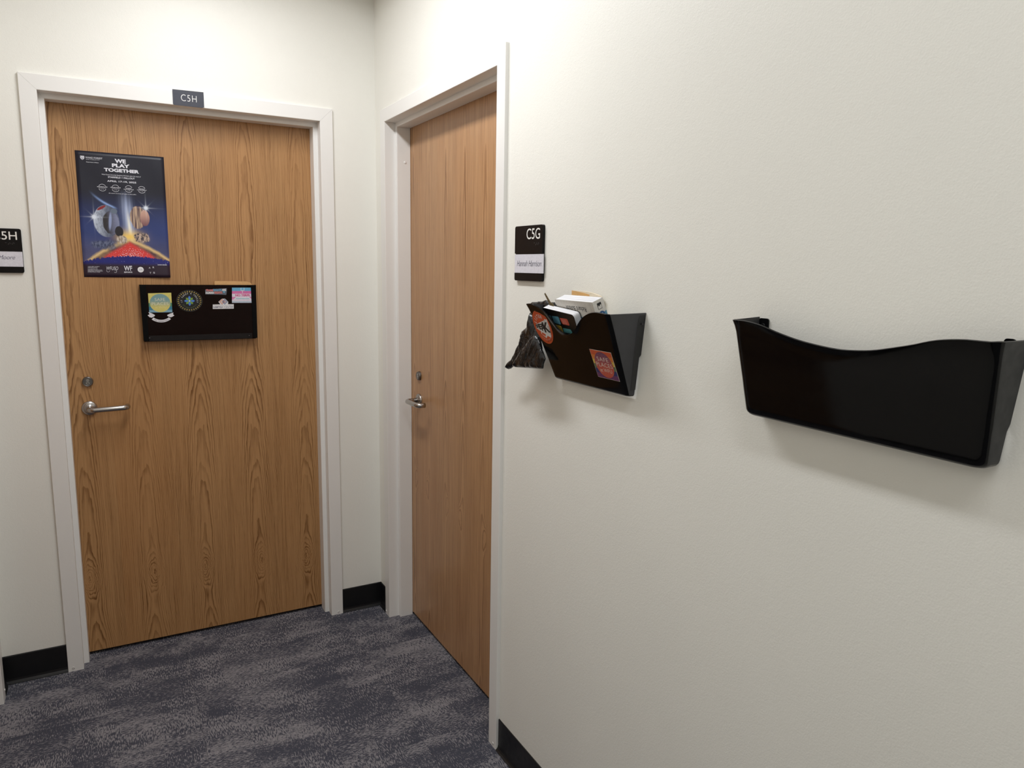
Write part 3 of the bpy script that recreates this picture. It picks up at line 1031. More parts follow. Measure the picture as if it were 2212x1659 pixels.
# ================================================================== pocket tubs
def tub(name, fr, top, bot, z0, zt, prof, wall_z, rc, rb, mat, parent, flare=0.0025, nfront=44, thick=0.0028, notch=None, rows=16, side_mat=None):
    def path(aL, aR, D, inset):
        aL, aR, D = aL + inset, aR - inset, D - inset
        r = max(0.0015, min(rc, D * 0.9))
        P = []
        for k in range(5):
            P.append((aL, (D - r) * k / 4, 'L', k / 4))
        for k in range(1, 7):
            t = PI / 2 * k / 6
            P.append((aL + r - r * math.cos(t), D - r + r * math.sin(t), 'F', 0))
        for k in range(1, nfront):
            P.append((aL + r + (aR - aL - 2 * r) * k / nfront, D, 'F', 0))
        for k in range(0, 6):
            t = PI / 2 * k / 6
            P.append((aR - r + r * math.sin(t), D - r + r * math.cos(t), 'F', 0))
        for k in range(5):
            P.append((aR, (D - r) * (4 - k) / 4, 'R', (4 - k) / 4))
        return P
    def lerp(t, i):
        return bot[i] + (top[i] - bot[i]) * t
    pt_ = path(*top, 0.0)
    n = len(pt_)
    ztop = []
    cl, cr = prof(top[0]), prof(top[1])
    for a, d, s, f in pt_:
        if s == 'F':
            ztop.append(prof(a))
        elif s == 'L':
            ztop.append(wall_z + (cl - wall_z) * f)
        else:
            ztop.append(wall_z + (cr - wall_z) * f)
    R = []
    for k in range(5):
        th = PI / 2 * k / 4
        R.append(('b', rb * (1 - math.sin(th)), z0 + rb * (1 - math.cos(th))))
    zl = z0 + rb
    for k in range(1, rows + 1):
        R.append(('v', 0.0, k / rows))
    V = []
    for kind, ins, q in R:
        if kind == 'b':
            t = (q - z0) / (zt - z0)
            for a, d, s, f in path(lerp(t, 0), lerp(t, 1), lerp(t, 2), ins):
                V.append((a, d, q))
        else:
            for i in range(n):
                z = zl + (ztop[i] - zl) * q
                t = (z - z0) / (zt - z0)
                fl = flare * max(0.0, (q - 0.85) / 0.15) ** 2
                P = path(lerp(t, 0), lerp(t, 1), lerp(t, 2), -fl)[i]
                V.append((P[0], P[1], z))
    if notch:
        zn, dn = notch
        V = [(a, (dn + d * (1 - dn / lerp((z - z0) / (zt - z0), 2)) if z < zn else d), z) for a, d, z in V]
    W = [fr.p(*v) for v in V]
    Fc = []
    for j in range(len(R) - 1):
        for i in range(n - 1):
            Fc.append((j * n + i, j * n + i + 1, (j + 1) * n + i + 1, (j + 1) * n + i))
    Fc.append(tuple(range(n - 1, -1, -1)))
    o = mk(name, W, Fc, mat, parent, smooth=True)
    # outward normals
    me = o.data
    p = me.polygons[(len(R) // 2) * (n - 1) + n // 2]
    if p.normal.dot(fr.out) < 0:
        me.flip_normals()
    if side_mat:
        me.materials.append(side_mat)
        nr = len(R)
        for j in range(3, nr - 1):
            for i in range(n - 1):
                if pt_[i][2] in 'LR' or pt_[i + 1][2] == 'R':
                    me.polygons[j * (n - 1) + i].material_index = 1
    sm = o.modifiers.new('thickness', 'SOLIDIFY')
    sm.thickness = thick
    sm.offset = -1
    dg = bpy.context.evaluated_depsgraph_get()
    dg.update()
    nm = bpy.data.meshes.new_from_object(o.evaluated_get(dg))
    o.modifiers.clear()
    o.data = nm
    nm.set_sharp_from_angle(angle=math.radians(40))
    return o


def spline(pts):
    def f(a):
        if a <= pts[0][0]: return pts[0][1]
        for (x0, y0), (x1, y1) in zip(pts, pts[1:]):
            if a <= x1:
                i = pts.index((x0, y0))
                xm, ym = pts[i - 1] if i > 0 else (x0 - 1e-3, y0)
                xp, yp = pts[i + 2] if i + 2 < len(pts) else (x1 + 1e-3, y1)
                m0 = (y1 - ym) / (x1 - xm) * (x1 - x0)
                m1 = (yp - y0) / (xp - x0) * (x1 - x0)
                t = (a - x0) / (x1 - x0)
                return (2 * t ** 3 - 3 * t * t + 1) * y0 + (t ** 3 - 2 * t * t + t) * m0 + (-2 * t ** 3 + 3 * t * t) * y1 + (t ** 3 - t * t) * m1
        return pts[-1][1]
    return f


# ---- large empty wall file, right
T2, B2, Z2, ZT2 = (2.032, 2.457, 0.067), (2.046, 2.440, 0.037), 1.238, 1.402
d2 = Vector((-(T2[2] - B2[2]), 0, ZT2 - Z2))
PL2 = Plane((-B2[2], -2.2, Z2), (0, -1, 0), d2)
pr = []
for q in ((1582, 691), (1613, 694), (1645.5, 703), (1678, 717.5), (1722, 734), (1766, 746), (1810.6, 755), (1840, 757.5), (1884, 757.5), (1928.5, 752), (1972.7, 745), (2002, 738.5), (2031.7, 734.5), (2076, 733.7), (2105, 736), (2135, 739), (2164, 739.5)):
    u, v = PL2.uv(*q)
    w = PL2.pt(u, v)
    pr.append((-w.y, w.z))
pr.sort()
wf2 = empty('wall_file', FR_RIGHT.p(2.245, 0, Z2), 'large empty black plastic wall file at the right edge', 'wall file', group='black wall files')
tub('pocket', FR_RIGHT, T2, B2, Z2, ZT2, spline(pr), 1.4025, 0.013, 0.010, M_PLASTIC, wf2, notch=(1.288, 0.004), side_mat=M_SIDE2)


def tab(fr, a0, a1, z0, z1, parent, holes=True):
    pl = Plane(fr.p(0, 0, 0), fr.ex, (0, 0, 1))
    V, Fc = prism(pl, rrect(a0, z0, a1, z1, 0.004), 0.0005, 0.003)
    o = mk('mounting_tab', V, Fc, M_PLASTIC, parent)
    if holes:
        V, Fc = lathe(fr, (a0 + a1) / 2, z1 - 0.013, [(0.0046, 0.003), (0.0046, 0.0042), (0.0034, 0.0046), (0.003, 0.0036), (0.0005, 0.0036)], 18)
        mk('screw', V, Fc, plain((40, 40, 42), 0.25, 0.5), o, smooth=False)
    return o


tab(FR_RIGHT, 2.0345, 2.0545, 1.300, 1.4012, wf2)
tab(FR_RIGHT, 2.428, 2.4415, 1.340, 1.4025, wf2)

# ---- filled wall file in the middle
T1, B1, Z1, ZT1 = (1.4005, 1.7275, 0.0975), (1.413, 1.7060, 0.021), 1.2105, 1.390
d1 = Vector((-(T1[2] - B1[2]), 0, ZT1 - Z1))
PL1 = Plane((-B1[2], -1.55, Z1), (0, -1, 0), d1)
pr = []
for q in ((1138.5, 657), (1147, 657), (1164, 664), (1181.5, 678), (1192, 692), (1206, 710), (1217.6, 719.5), (1228.5, 723), (1237.5, 720), (1244, 714), (1251, 698.6), (1261, 685), (1272, 678), (1283, 675.3), (1296, 676.7), (1312, 680)):
    w = PL1.pt(*PL1.uv(*q))
    pr.append((-w.y, w.z))
pr.sort()
wf1 = empty('wall_file', FR_RIGHT.p(1.56, 0, Z1), 'black plastic wall file with stickers, filled with two books', 'wall file', group='black wall files')
tub('pocket', FR_RIGHT, T1, B1, Z1, ZT1, spline(pr), 1.3905, 0.009, 0.006, M_PLASTIC, wf1, notch=(1.300, 0.004), side_mat=M_SIDE)
# raised flange along the wall on the side facing the viewer
def flange():
    V, Fc = [], []
    zs = [1.386, 1.382, 1.302, 1.296, 1.25, 1.226]
    P0 = []
    for z in zs:
        t = (z - Z1) / (ZT1 - Z1)
        aR = B1[1] + (T1[1] - B1[1]) * t + 0.0022
        w0 = 0.0003 if z > 1.30 else 0.0045
        w1 = 0.0165 if z > 1.25 else 0.0150
        P0.append((aR, w0, w1, z))
    for a, w0, w1, z in P0:
        V += [FR_RIGHT.p(a, w0, z), FR_RIGHT.p(a, w1, z), FR_RIGHT.p(a - 0.0025, w1 + 0.002, z), FR_RIGHT.p(a - 0.0025, w0, z)]
    for i in range(len(P0) - 1):
        for k in range(4):
            l = (k + 1) % 4
            Fc.append((i * 4 + k, i * 4 + l, i * 4 + 4 + l, i * 4 + 4 + k))
    Fc.append((0, 1, 2, 3))
    e = (len(P0) - 1) * 4
    Fc.append((e + 3, e + 2, e + 1, e))
    return fix_normals(mk('side_flange', V, Fc, M_SIDE2, wf1))
fl_ = flange()
V, Fc = tube([FR_RIGHT.p(1.7275, 0.009, 1.368), FR_RIGHT.p(1.7305, 0.009, 1.368)], 0.0028, 14)
mk('rivet', V, Fc, plain((60, 60, 62), 0.2, 0.4), fl_)
tab(FR_RIGHT, 1.404, 1.424, 1.300, 1.389, wf1)

# round orange sticker
SP = 0.0006
c1 = (lambda w: (-w.y - 1.55 + 0.0, 0))(PL1.pt(0, 0))
cc = PL1.uv(1172.6, 706.3)
ORG_C = plain((206, 82, 36), 0.4)
V, Fc = prism(PL1, ell(cc, 0.0392, 0.0440, 56), 0.0002, 0.0005)
stk = mk('round_sticker', V, Fc, ORG_C, wf1, label='round orange LISTEN & SPEAK OUT sticker')
flat('sticker_ring', PL1, ring(cc, 0.0380, 0.0005, 0, 2 * PI, 56, 0.0428), plain((226, 120, 70), 0.5), SP, stk)
WS = plain((224, 222, 220), 0.5)
BK = plain((24, 22, 22), 0.5)
z6 = lambda X, Y: PL1.uv(1080 + X * 0.1025, 640 + Y * 0.1025)
flat('megaphone', PL1, [[z6(762, 588), z6(985, 480), z6(1060, 690), z6(1085, 872), z6(1005, 830), z6(990, 882), z6(880, 790), z6(868, 735), z6(775, 672)]], WS, SP, stk)
flat('megaphone_slot', PL1, [[z6(890, 752), z6(968, 800), z6(970, 842), z6(890, 795)]], ORG_C, SP + 0.0001, stk)
arc_text('lettering', PL1, 'LISTEN &', (cc[0], cc[1] - 0.001), 0.0292, 0.0128, PI / 2 + 0.16, 2.2, WS, SP, stk, bold=0.03, wid=0.62)
for s, p0, p1, hgt in (('S', (765, 655), (795, 600), 0.0085), ('P', (795, 665), (830, 600), 0.0105), ('E', (832, 690), (880, 585), 0.0150), ('A', (880, 720), (935, 575), 0.0200), ('K', (940, 760), (1020, 545), 0.0270)):
    a, b = z6(*p0), z6(*p1)
    cu, cv = (a[0] + b[0]) / 2, (a[1] + b[1]) / 2
    wd_ = abs(b[0] - a[0]) * 0.80
    text('lettering', PL1, s, (cu - wd_ / 2, cv - hgt / 2, cu + wd_ / 2, cv + hgt / 2), BK, SP + 0.0001, stk, bold=0.04, rot=0.06)
a = z6(1040, 680)
text('lettering', PL1, 'OUT', (a[0] - 0.0075, a[1] - 0.0024, a[0] + 0.0075, a[1] + 0.0024), BK, SP + 0.0001, stk, rot=PI / 2 + 0.05, bold=0.02)
arc_text('small_print', PL1, 'LISTEN TO LEARN SPEAK TO HEAR', cc, 0.0335, 0.0042, -PI / 2 + 0.1, 1.9, WS, SP, stk, inward=True, wid=0.6)
arc_text('small_print', PL1, 'OUT FOR ALL', cc, 0.0372, 0.0042, -PI / 2 + 0.5, 0.9, BK, SP, stk, inward=True, wid=0.7, bold=0.03)

# square rainbow sticker
q0, q1_, q2_, q3_ = [PL1.uv(*q) for q in ((1291, 813), (1338, 824), (1321, 762), (1275, 754))]
su0, su1 = (q0[0] + q3_[0]) / 2, (q1_[0] + q2_[0]) / 2
sv0, sv1 = (q0[1] + q1_[1]) / 2, (q2_[1] + q3_[1]) / 2
V, Fc = prism(PL1, [(su0, sv0), (su1, sv0), (su1, sv1), (su0, sv1)], 0.0002, 0.0005)
stk2 = mk('square_sticker', V, Fc, plain((226, 214, 200), 0.5), wf1, label='square rainbow SAFE PLACES at WFU sticker')
e = 0.0007
cols = [(212, 92, 52), (222, 130, 58), (226, 196, 88), (96, 126, 92), (44, 50, 110), (112, 58, 108)]
for i, cl in enumerate(cols):
    t1, t0 = 1 - i / 6, 1 - (i + 1) / 6
    dv = sv1 - sv0 - 2 * e
    flat('stripe', PL1, [[(su0 + e, sv0 + e + dv * t0), (su1 - e, sv0 + e + dv * t0), (su1 - e, sv0 + e + dv * t1), (su0 + e, sv0 + e + dv * t1)]], plain(cl, 0.45), SP, stk2)


def grad_mat(name, c_top, c_bot, z0, z1, mid=None):
    mt, nt, b = new_mat(name)
    v, (x, y, z) = world_pos(nt)
    n = nz(nt, v, 400.0, 2.0)
    f = z.ss(z0, z1)
    c = mix(nt, f, lin(*c_bot), lin(*c_top))
    c = mix(nt, n.ss(0.4, 0.6) * 0.08, c, lin(230, 225, 215))
    nt.links.new(c, b.inputs['Base Color'])
    b.inputs['Roughness'].default_value = 0.42
    return mt


cu, cv = (su0 + su1) / 2, (sv0 + sv1) / 2
zc = PL1.pt(cu, cv).z
flat('disc', PL1, [ell((cu, cv), (su1 - su0) * 0.415, (sv1 - sv0) * 0.455, 48)], grad_mat('disc_red', (116, 56, 92), (206, 84, 60), zc - 0.014, zc + 0.026), SP + 0.0001, stk2)
LT = plain((236, 226, 216), 0.5)
for s, hw, y0, y1, sp_ in (('SAFE', 0.0205, 0.0085, 0.0185, 1.1), ('PLACES', 0.0290, -0.0050, 0.0050, 1.1), ('at WFU', 0.0215, -0.0180, -0.0090, 1.05)):
    text('lettering', PL1, s, (cu - hw, cv + y0, cu + hw, cv + y1), LT, SP + 0.0002, stk2, bold=-0.006, space=sp_)


# ------------------------------------------------------------------ books in the file
def book_frame(px_front, x_front, tilt, roll=0.0):
    """corner at top front left; axes: a right, w depth into the pile, v up"""
    d = C_F + C_R * ((px_front[0] - W_PX / 2) / F_PX) - C_U * ((px_front[1] - H_PX / 2) / F_PX)
    O = CAM + d * ((x_front - CAM.x) / d.x)
    v = Vector((-math.sin(tilt), 0, math.cos(tilt)))
    a = Vector((0, -1, 0))
    a2 = a * math.cos(roll) - v * math.sin(roll)
    v2 = v * math.cos(roll) + a * math.sin(roll)
    return O, a2, v2, a2.cross(v2)


def make_book(O, a, v, n, wid, hgt, thick, cover_mat, spine_right, label, round_corner=0.0, over=0.0015):
    """n points out of the front cover"""
    root = empty('book', O + a * wid / 2 - v * hgt - n * thick / 2, label, 'book', group='books in the wall file')
    pt = lambda x, y, w: O + a * x + v * y - n * w
    def slab(poly, w0, w1):
        k = len(poly)
        V = [pt(x, y, w0) for x, y in poly] + [pt(x, y, w1) for x, y in poly]
        Fc = [tuple(range(k)), tuple(range(2 * k - 1, k - 1, -1))] + [(i, k + i, k + (i + 1) % k, (i + 1) % k) for i in range(k)]
        return V, Fc
    r = round_corner
    outl = [(0, -hgt), (wid, -hgt), (wid, 0), (0, 0)]
    rr = [0, 0, 0, 0]
    if r:
        rr = [0, 0, r, 0] if not spine_right else [0, 0, 0, r]
        outl = fillet(outl, rr, 6)
    c = 0.0006
    parts = [slab(outl, 0, c), slab(outl, thick - c, thick)]
    sx = wid if spine_right else 0.0
    s0, s1 = (sx - c, sx) if spine_right else (sx, sx + c)
    parts.append(slab([(s0, -hgt), (s1, -hgt), (s1, 0), (s0, 0)], c, thick - c))
    V, Fc = join_vf(parts)
    cov = fix_normals(mk('cover', V, Fc, cover_mat, root))
    pgo = [(x0, y) for x0, y in ((c * 1.2 if not spine_right else over, -hgt + over), (wid - (over if not spine_right else c * 1.2), -hgt + over), (wid - (over if not spine_right else c * 1.2), -over * 0.4), (c * 1.2 if not spine_right else over, -over * 0.4))]
    if r:
        pgo = fillet(pgo, rr, 6)
    V, Fc = slab(pgo, c * 1.1, thick - c * 1.1)
    pg = fix_normals(mk('pages', V, Fc, M_PAGE, root))
    return root, cov, pg


TILT = math.radians(22.5)
O, a, v, n = book_frame((1198, 646.5), -0.0700, TILT)
CW = plain((226, 222, 214), 0.45)
bw, ccv, pg = make_book(O, a, v, n, 0.151, 0.098, 0.029, CW, True, 'thick white and blue paperback standing upside down, behind the black book')
PB = Plane(O, a, v)
BLUE = plain((96, 152, 180), 0.45)
flat('blue_band', PB, [[(0.0002, -0.097), (0.1508, -0.097), (0.1508, -0.0400), (0.0002, -0.0345)]], BLUE, 0.0002, ccv)
text('lettering', PB, 'Richard Bullock', (0.040, -0.0245, 0.120, -0.0130), BK, 0.0002, ccv, rot=PI, bold=0.006, shear=0.05)
flat('logo_disc', PB, [ell((0.0270, -0.0310), 0.0090, 0.0090, 30)], plain((52, 98, 150), 0.45), 0.0003, ccv)
flat('hinge_line', PB, [[(0.1395, -0.0545), (0.1402, -0.0545), (0.1402, 0), (0.1395, 0)]], plain((200, 196, 190), 0.5), 0.0003, ccv)
# spine print: plane facing the viewer down the hall
PS = Plane(O + a * 0.151, -n, v)
flat('spine_band', PS, [[(0.0, -0.097), (0.029, -0.097), (0.029, -0.046), (0.0, -0.0545)]], plain((226, 222, 214), 0.45), 0.0002, ccv)
flat('spine_mark', PS, [rrect(0.0100, -0.0215, 0.0210, -0.0070, 0.0005)], BK, 0.0003, ccv)
flat('spine_mark', PS, [[(0.0108, -0.0205), (0.0202, -0.0205), (0.0202, -0.0125), (0.0172, -0.0120), (0.0150, -0.0160), (0.0130, -0.0125), (0.0108, -0.0155)]], CW, 0.0004, ccv)
flat('spine_disc', PS, [ell((0.0155, -0.0345), 0.0082, 0.0082, 30)], plain((32, 84, 136), 0.45), 0.0004, ccv)
text('spine_letter', PS, 'k', (0.0132, -0.0385, 0.0178, -0.0305), plain((220, 230, 240), 0.5), 0.0005, ccv, rot=PI)
flat('spine_edge', PS, [[(0.0225, -0.097), (0.029, -0.097), (0.029, -0.029), (0.0225, -0.031)]], BLUE, 0.0003, ccv)

O, a, v, n = book_frame((1172, 664.5), -0.0835, TILT + 0.02, 0.085)
CB = gloss_black('book_black', (24, 21, 18), 0.35)
bb, cbv, pg = make_book(O, a, v, n, 0.125, 0.150, 0.0185, CB, False, 'black paperback with coloured speech bubbles, nearest the pocket front', 0.010)
PK = Plane(O, a, v)
kq = lambda X, Y: PK.uv(1120 + X * 0.09042, 620 + Y * 0.09042)
for col_, P in (((92, 148, 170), [(795, 690), (940, 705), (968, 730), (1012, 880), (1005, 897), (878, 862), (850, 835)]),
                ((92, 148, 170), [(725, 672), (765, 680), (805, 770)]),
                ((205, 92, 74), [(985, 735), (1150, 762), (1170, 780), (1222, 905), (1210, 920), (1070, 890), (1045, 870)]),
                ((214, 176, 76), [(885, 893), (1010, 925), (1030, 945), (1080, 1082), (985, 1020)]),
                ((84, 148, 152), [(1062, 978), (1235, 1010), (1255, 1025), (1295, 1105), (1280, 1112), (1095, 1085)]),
                ((176, 60, 60), [(1110, 1118), (1190, 1118), (1190, 1132), (1130, 1132)])):
    flat('speech_bubble', PK, [[kq(*p_) for p_ in P]], plain(col_, 0.45), 0.0003, cbv)
for k in range(4):
    p0, p1 = kq(1035 + k * 10, 790 + k * 26), kq(1140 + k * 12, 808 + k * 26)
    flat('bubble_line', PK, [[p0, p1, (p1[0], p1[1] + 0.0006), (p0[0], p0[1] + 0.0006)]], plain((236, 190, 176), 0.5), 0.0005, cbv)

# notched bronze bookmark
def rod():
    d0 = Plane((-0.066, -1.45, 1.38), (0, -1, 0), (0, 0, 1))
    A_, B_ = d0.uv(1178, 634), d0.uv(1198.5, 672)
    ax = Vector((B_[0] - A_[0], B_[1] - A_[1]))
    L = ax.length
    ax.normalize()
    pe = Vector((-ax.y, ax.x))
    left, right_ = [], []
    N = 36
    for i in range(N + 1):
        t = i / N
        w = 0.0017 + 0.0026 * t if t < 0.55 else 0.0031 + 0.0036 * math.sin((t - 0.55) / 0.45 * PI) ** 0.8
        nt_ = 0.0014 if (t < 0.55 and i % 2) else 0
        c = Vector(A_) + ax * L * t
        left.append(tuple(c + pe * (w - nt_)))
        right_.append(tuple(c - pe * w))
    V, Fc = prism(d0, left + right_[::-1], 0.0, 0.0022)
    return mk('bookmark', V, Fc, M_BRONZE, label='slim bronze notched metal strip poking up from the black book', cat='bookmark')
rod()

# envelope behind the white book
PE = Plane((-0.0015, -1.5, 1.3), (0, -1, 0), (0, 0, 1), lambda u, v: 0.008 * max(0, min(1, (u - 0.03) / 0.06)) ** 2 * max(0, min(1, (v - 0.06) / 0.05)))
eq = lambda X, Y: PE.uv(1120 + X * 0.09042, 620 + Y * 0.09042)
ev = empty('envelope', (-0.0015, -1.53, 1.33), 'open cream and tan envelope between white book and wall', 'envelope')
pts = [eq(1283, 78), eq(1400, 90), eq(1560, 102), eq(1700, 118), eq(1850, 152), eq(1960, 188), eq(2040, 222), eq(2066, 242)]
low = [(pts[-1][0] + 0.002, 0.04), (pts[0][0], 0.04)]
V, Fc = prism(PE, pts + low, 0.0, 0.0005)
mk('back_panel', V, Fc, plain((232, 220, 196), 0.6), ev)
tri = [eq(1283, 82), eq(1400, 104), eq(1560, 138), eq(1705, 182)]
V, Fc = prism(PE, tri + [(tri[-1][0], 0.04), (tri[0][0] + 0.001, 0.04)], 0.0008, 0.0013)
mk('front_panel', V, Fc, plain((224, 178, 116), 0.6), ev)


# ------------------------------------------------------------------ black plastic bag
def pillow(name, pl, px, puff, amp, freq, mat, parent, seed=0.0, cuts=4, back=0.3):
    poly = [pl.uv(*p_) for p_ in px]
    bm = bmesh.new()
    vs = [bm.verts.new((u, v, 0)) for u, v in poly]
    bm.faces.new(vs)
    bmesh.ops.triangulate(bm, faces=bm.faces)
    for _ in range(cuts):
        bmesh.ops.subdivide_edges(bm, edges=[e_ for e_ in bm.edges if e_.calc_length() > 0.0035], cuts=1)
        bmesh.ops.triangulate(bm, faces=bm.faces)
    bmesh.ops.beautify_fill(bm, faces=bm.faces, edges=[e_ for e_ in bm.edges if not e_.is_boundary])
    segs = [(Vector(poly[i - 1]), Vector(poly[i])) for i in range(len(poly))]
    def dist(p):
        best = 9
        for A_, B_ in segs:
            d = B_ - A_
            t = max(0, min(1, (p - A_).dot(d) / max(1e-12, d.length_squared)))
            best = min(best, (p - (A_ + d * t)).length)
        return best
    bm.verts.index_update()
    pos = [v.co.copy() for v in bm.verts]
    dd = [dist(Vector((p.x, p.y))) for p in pos]
    F0 = [tuple(v.index for v in f.verts) for f in bm.faces]
    bnd = {v.index for v in bm.verts if v.is_boundary}
    bm.free()
    V, remap = [], {}
    for i, p in enumerate(pos):
        k = 1 - math.exp(-dd[i] / 0.007)
        al, ac = p.x * 0.42 + p.y * 0.91, p.x * 0.91 - p.y * 0.42
        w = noise.noise(Vector((ac * freq * 1.1, al * freq * 0.28, seed))) + 0.45 * (1 - 2 * abs(noise.noise(Vector((ac * freq * 2.1 + al * 20, al * freq * 0.5, seed + 5)))))
        V.append(pl.pt(p.x, p.y, k * (puff + amp * w)))
    Fc = []
    for f in F0:
        a_, b_, c_ = [pos[i] for i in f]
        s = (b_.x - a_.x) * (c_.y - a_.y) - (b_.y - a_.y) * (c_.x - a_.x)
        Fc.append(f if s > 0 else f[::-1])
    nV = len(V)
    for i, p in enumerate(pos):
        if i in bnd:
            remap[i] = i
        else:
            remap[i] = len(V)
            k = 1 - math.exp(-dd[i] / 0.007)
            V.append(pl.pt(p.x, p.y, -k * puff * back))
    Fc += [tuple(remap[i] for i in reversed(f)) for f in Fc[:]]
    return mk(name, V, Fc, mat, parent, smooth=True)


g6 = lambda L: [(1080 + X * 0.1025, 640 + Y * 0.1025) for X, Y in L]
bag = empty('plastic_bag', (-0.05, -1.36, 1.22), 'crumpled black plastic bag hanging out of the filled wall file', 'bag')
PBG = Plane((-0.040, -1.36, 1.30), (0, -1, 0), (0, 0, 1))
pillow('bag_body', PBG, g6([(640, 330), (612, 520), (606, 608), (560, 655), (478, 725), (455, 830), (420, 985), (360, 1090), (300, 1220), (255, 1320), (190, 1370), (118, 1505), (180, 1540), (240, 1520), (330, 1440), (520, 1420), (800, 1400), (900, 1100), (850, 800), (760, 560), (700, 380)]),
       0.010, 0.007, 60.0, M_BAG, bag, 1.0)
PBG2 = Plane((-0.058, -1.36, 1.30), (0, -1, 0), (0, 0, 1))
pillow('bag_fold', PBG2, g6([(720, 820), (640, 880), (560, 990), (450, 1130), (380, 1240), (320, 1350), (255, 1470), (330, 1495), (600, 1510), (890, 1530), (915, 1520), (930, 1420), (968, 1320), (940, 1230), (900, 1130), (860, 1000), (800, 880), (760, 820)]),
       0.008, 0.005, 70.0, M_BAG, bag, 4.0)
PBG3 = Plane((-0.048, -1.45, 1.38), (0, -1, 0), (0, 0, 1))
pillow('bag_mouth', PBG3, g6([(640, 150), (680, 122), (790, 122), (800, 110), (890, 112), (960, 80), (1000, 92), (1030, 125), (1160, 128), (1215, 280), (1150, 420), (900, 420), (720, 330), (640, 250)]),
       0.003, 0.006, 80.0, M_BAG, bag, 8.0)

# ================================================================== pocket on the door
FD = Frame((0, LEAF_D, 0), (1, 0, 0), (0, -1, 0))
PKD = 0.030
PD = Plane((0, LEAF_D - PKD, 0), (1, 0, 0), (0, 0, 1))
dp = empty('door_pocket', (-0.672, LEAF_D, 1.188), 'flat black acrylic pocket with stickers on the left oak door', 'wall file')
PZ0, PZ1 = 1.188, 1.3965
px0, px1 = -0.8755, -0.4700
tub('pocket', FD, (px0, px1, PKD), (px0 + 0.003, px1 - 0.006, PKD), PZ0, PZ1, lambda a_: PZ1, PZ1, 0.003, 0.004, M_ACRYLIC, dp, flare=0.0, nfront=10, rows=6)
for s, a0, a1 in ((0, px0 + 0.001, px0 + 0.0205), (1, px1 - 0.0205, px1 - 0.002)):
    V, Fc = prism(PD, [(a0 + 0.002, PZ0 + 0.003), (a1 - 0.001, PZ0 + 0.003), (a1, PZ1 - 0.0005), (a0, PZ1 - 0.0005)], 0.0002, 0.0030)
    mk('side_rail', V, Fc, gloss_black('rail_%d' % s, (6, 6, 7), 0.2, spec=0.12), dp)
V, Fc = prism(PD, [(px0 + 0.0215, PZ0 + 0.002), (px1 - 0.0220, PZ0 + 0.002), (px1 - 0.0220, PZ0 + 0.0225), (px0 + 0.0215, PZ0 + 0.0225)], 0.0002, 0.0016)
strip = mk('bottom_strip', V, Fc, gloss_black('strip_dark', (30, 27, 27), 0.35, spec=0.15), dp)
zz = lambda X, Y: PD.uv(290 + X * 0.12658, 590 + Y * 0.12658)
for X, Y in ((262, 1110), (1960, 1070)):
    u, v = zz(X, Y)
    V, Fc = lathe(FD, u, v, [(0.0030, PKD + 0.0016), (0.0030, PKD + 0.0026), (0.0018, PKD + 0.0034), (0.0003, PKD + 0.0034)], 14)
    mk('screw', V, Fc, plain((70, 70, 72), 0.25, 0.7), strip, smooth=True)

SH = 0.0004


def sticker(name, poly, rgb, label, mat=None):
    V, Fc = prism(PD, poly, 0.0001, SH)
    return mk(name, V, Fc, mat or plain(rgb, 0.45), dp, label=label)


# yellow safe places square
a0, a1 = zz(240, 672), zz(640, 335)
b0 = a0[0] + 0.002
s1 = sticker('square_sticker', [zz(256, 672), zz(650, 666), zz(630, 334), zz(234, 344)], (212, 200, 110), 'square yellow and blue SAFE PLACES sticker')
def band(y0, y1, rgb):
    flat('band', PD, [[zz(234 + (y1 - 344) * 0.067, y1), zz(630 + (y1 - 334) * 0.06, y1 - 4), zz(630 + (y0 - 334) * 0.06, y0 - 4), zz(234 + (y0 - 344) * 0.067, y0)]], plain(rgb, 0.45), SH + 0.0001, s1)
band(510, 572, (78, 136, 104))
band(572, 630, (54, 122, 150))
band(630, 672, (126, 166, 186))
cs = zz(442, 510)
zc = PD.pt(*cs).z
flat('disc', PD, [ell(cs, 0.0345, 0.0335, 48)], grad_mat('disc_blue', (112, 152, 156), (208, 196, 104), zc - 0.020, zc + 0.014), SH + 0.0002, s1)
LTY = plain((226, 222, 196), 0.5)
for s, bl, tr in (('SAFE', (350, 475), (525, 425)), ('PLACES', (300, 548), (582, 496)), ('at WFU', (360, 602), (545, 560))):
    text('lettering', PD, s, pbox(PD, (290 + bl[0] * .12658, 590 + bl[1] * .12658), (290 + tr[0] * .12658, 590 + tr[1] * .12658)), LTY if s != 'at WFU' else plain((222, 212, 150), 0.5), SH + 0.0003, s1, bold=-0.008)

# white ribbon
RIBL = plain((222, 220, 224), 0.45)
cr = zz(455, 652)
P = []
ro, ri = 0.0475, 0.0375
up_, dn_ = [], []
for i in range(17):
    t = -PI / 2 - 0.74 + 1.48 * i / 16
    up_.append((cr[0] + ri * 1.0 * math.cos(t), cr[1] + 0.0035 + ri * 0.93 * math.sin(t)))
    dn_.append((cr[0] + ro * math.cos(t), cr[1] + 0.0035 + ro * 0.93 * math.sin(t)))
s2 = sticker('ribbon_sticker', dn_ + up_[::-1], (222, 220, 224), 'white PRO HUMANITATE ribbon sticker')
for P in ([(240, 665), (300, 685), (355, 715), (345, 735), (300, 760), (260, 752), (228, 718), (262, 702)], [(670, 672), (610, 690), (560, 715), (572, 735), (620, 755), (655, 742), (685, 722), (660, 702)]):
    flat('ribbon_tail', PD, [[zz(*q) for q in P]], RIBL, SH + 0.0000, s2)
arc_text('lettering', PD, 'PRO HUMANITATE', (cr[0], cr[1] + 0.0040), 0.0405, 0.0066, -PI / 2, 1.26, plain((60, 58, 66), 0.5), SH + 0.0001, s2, inward=True, wid=0.85)

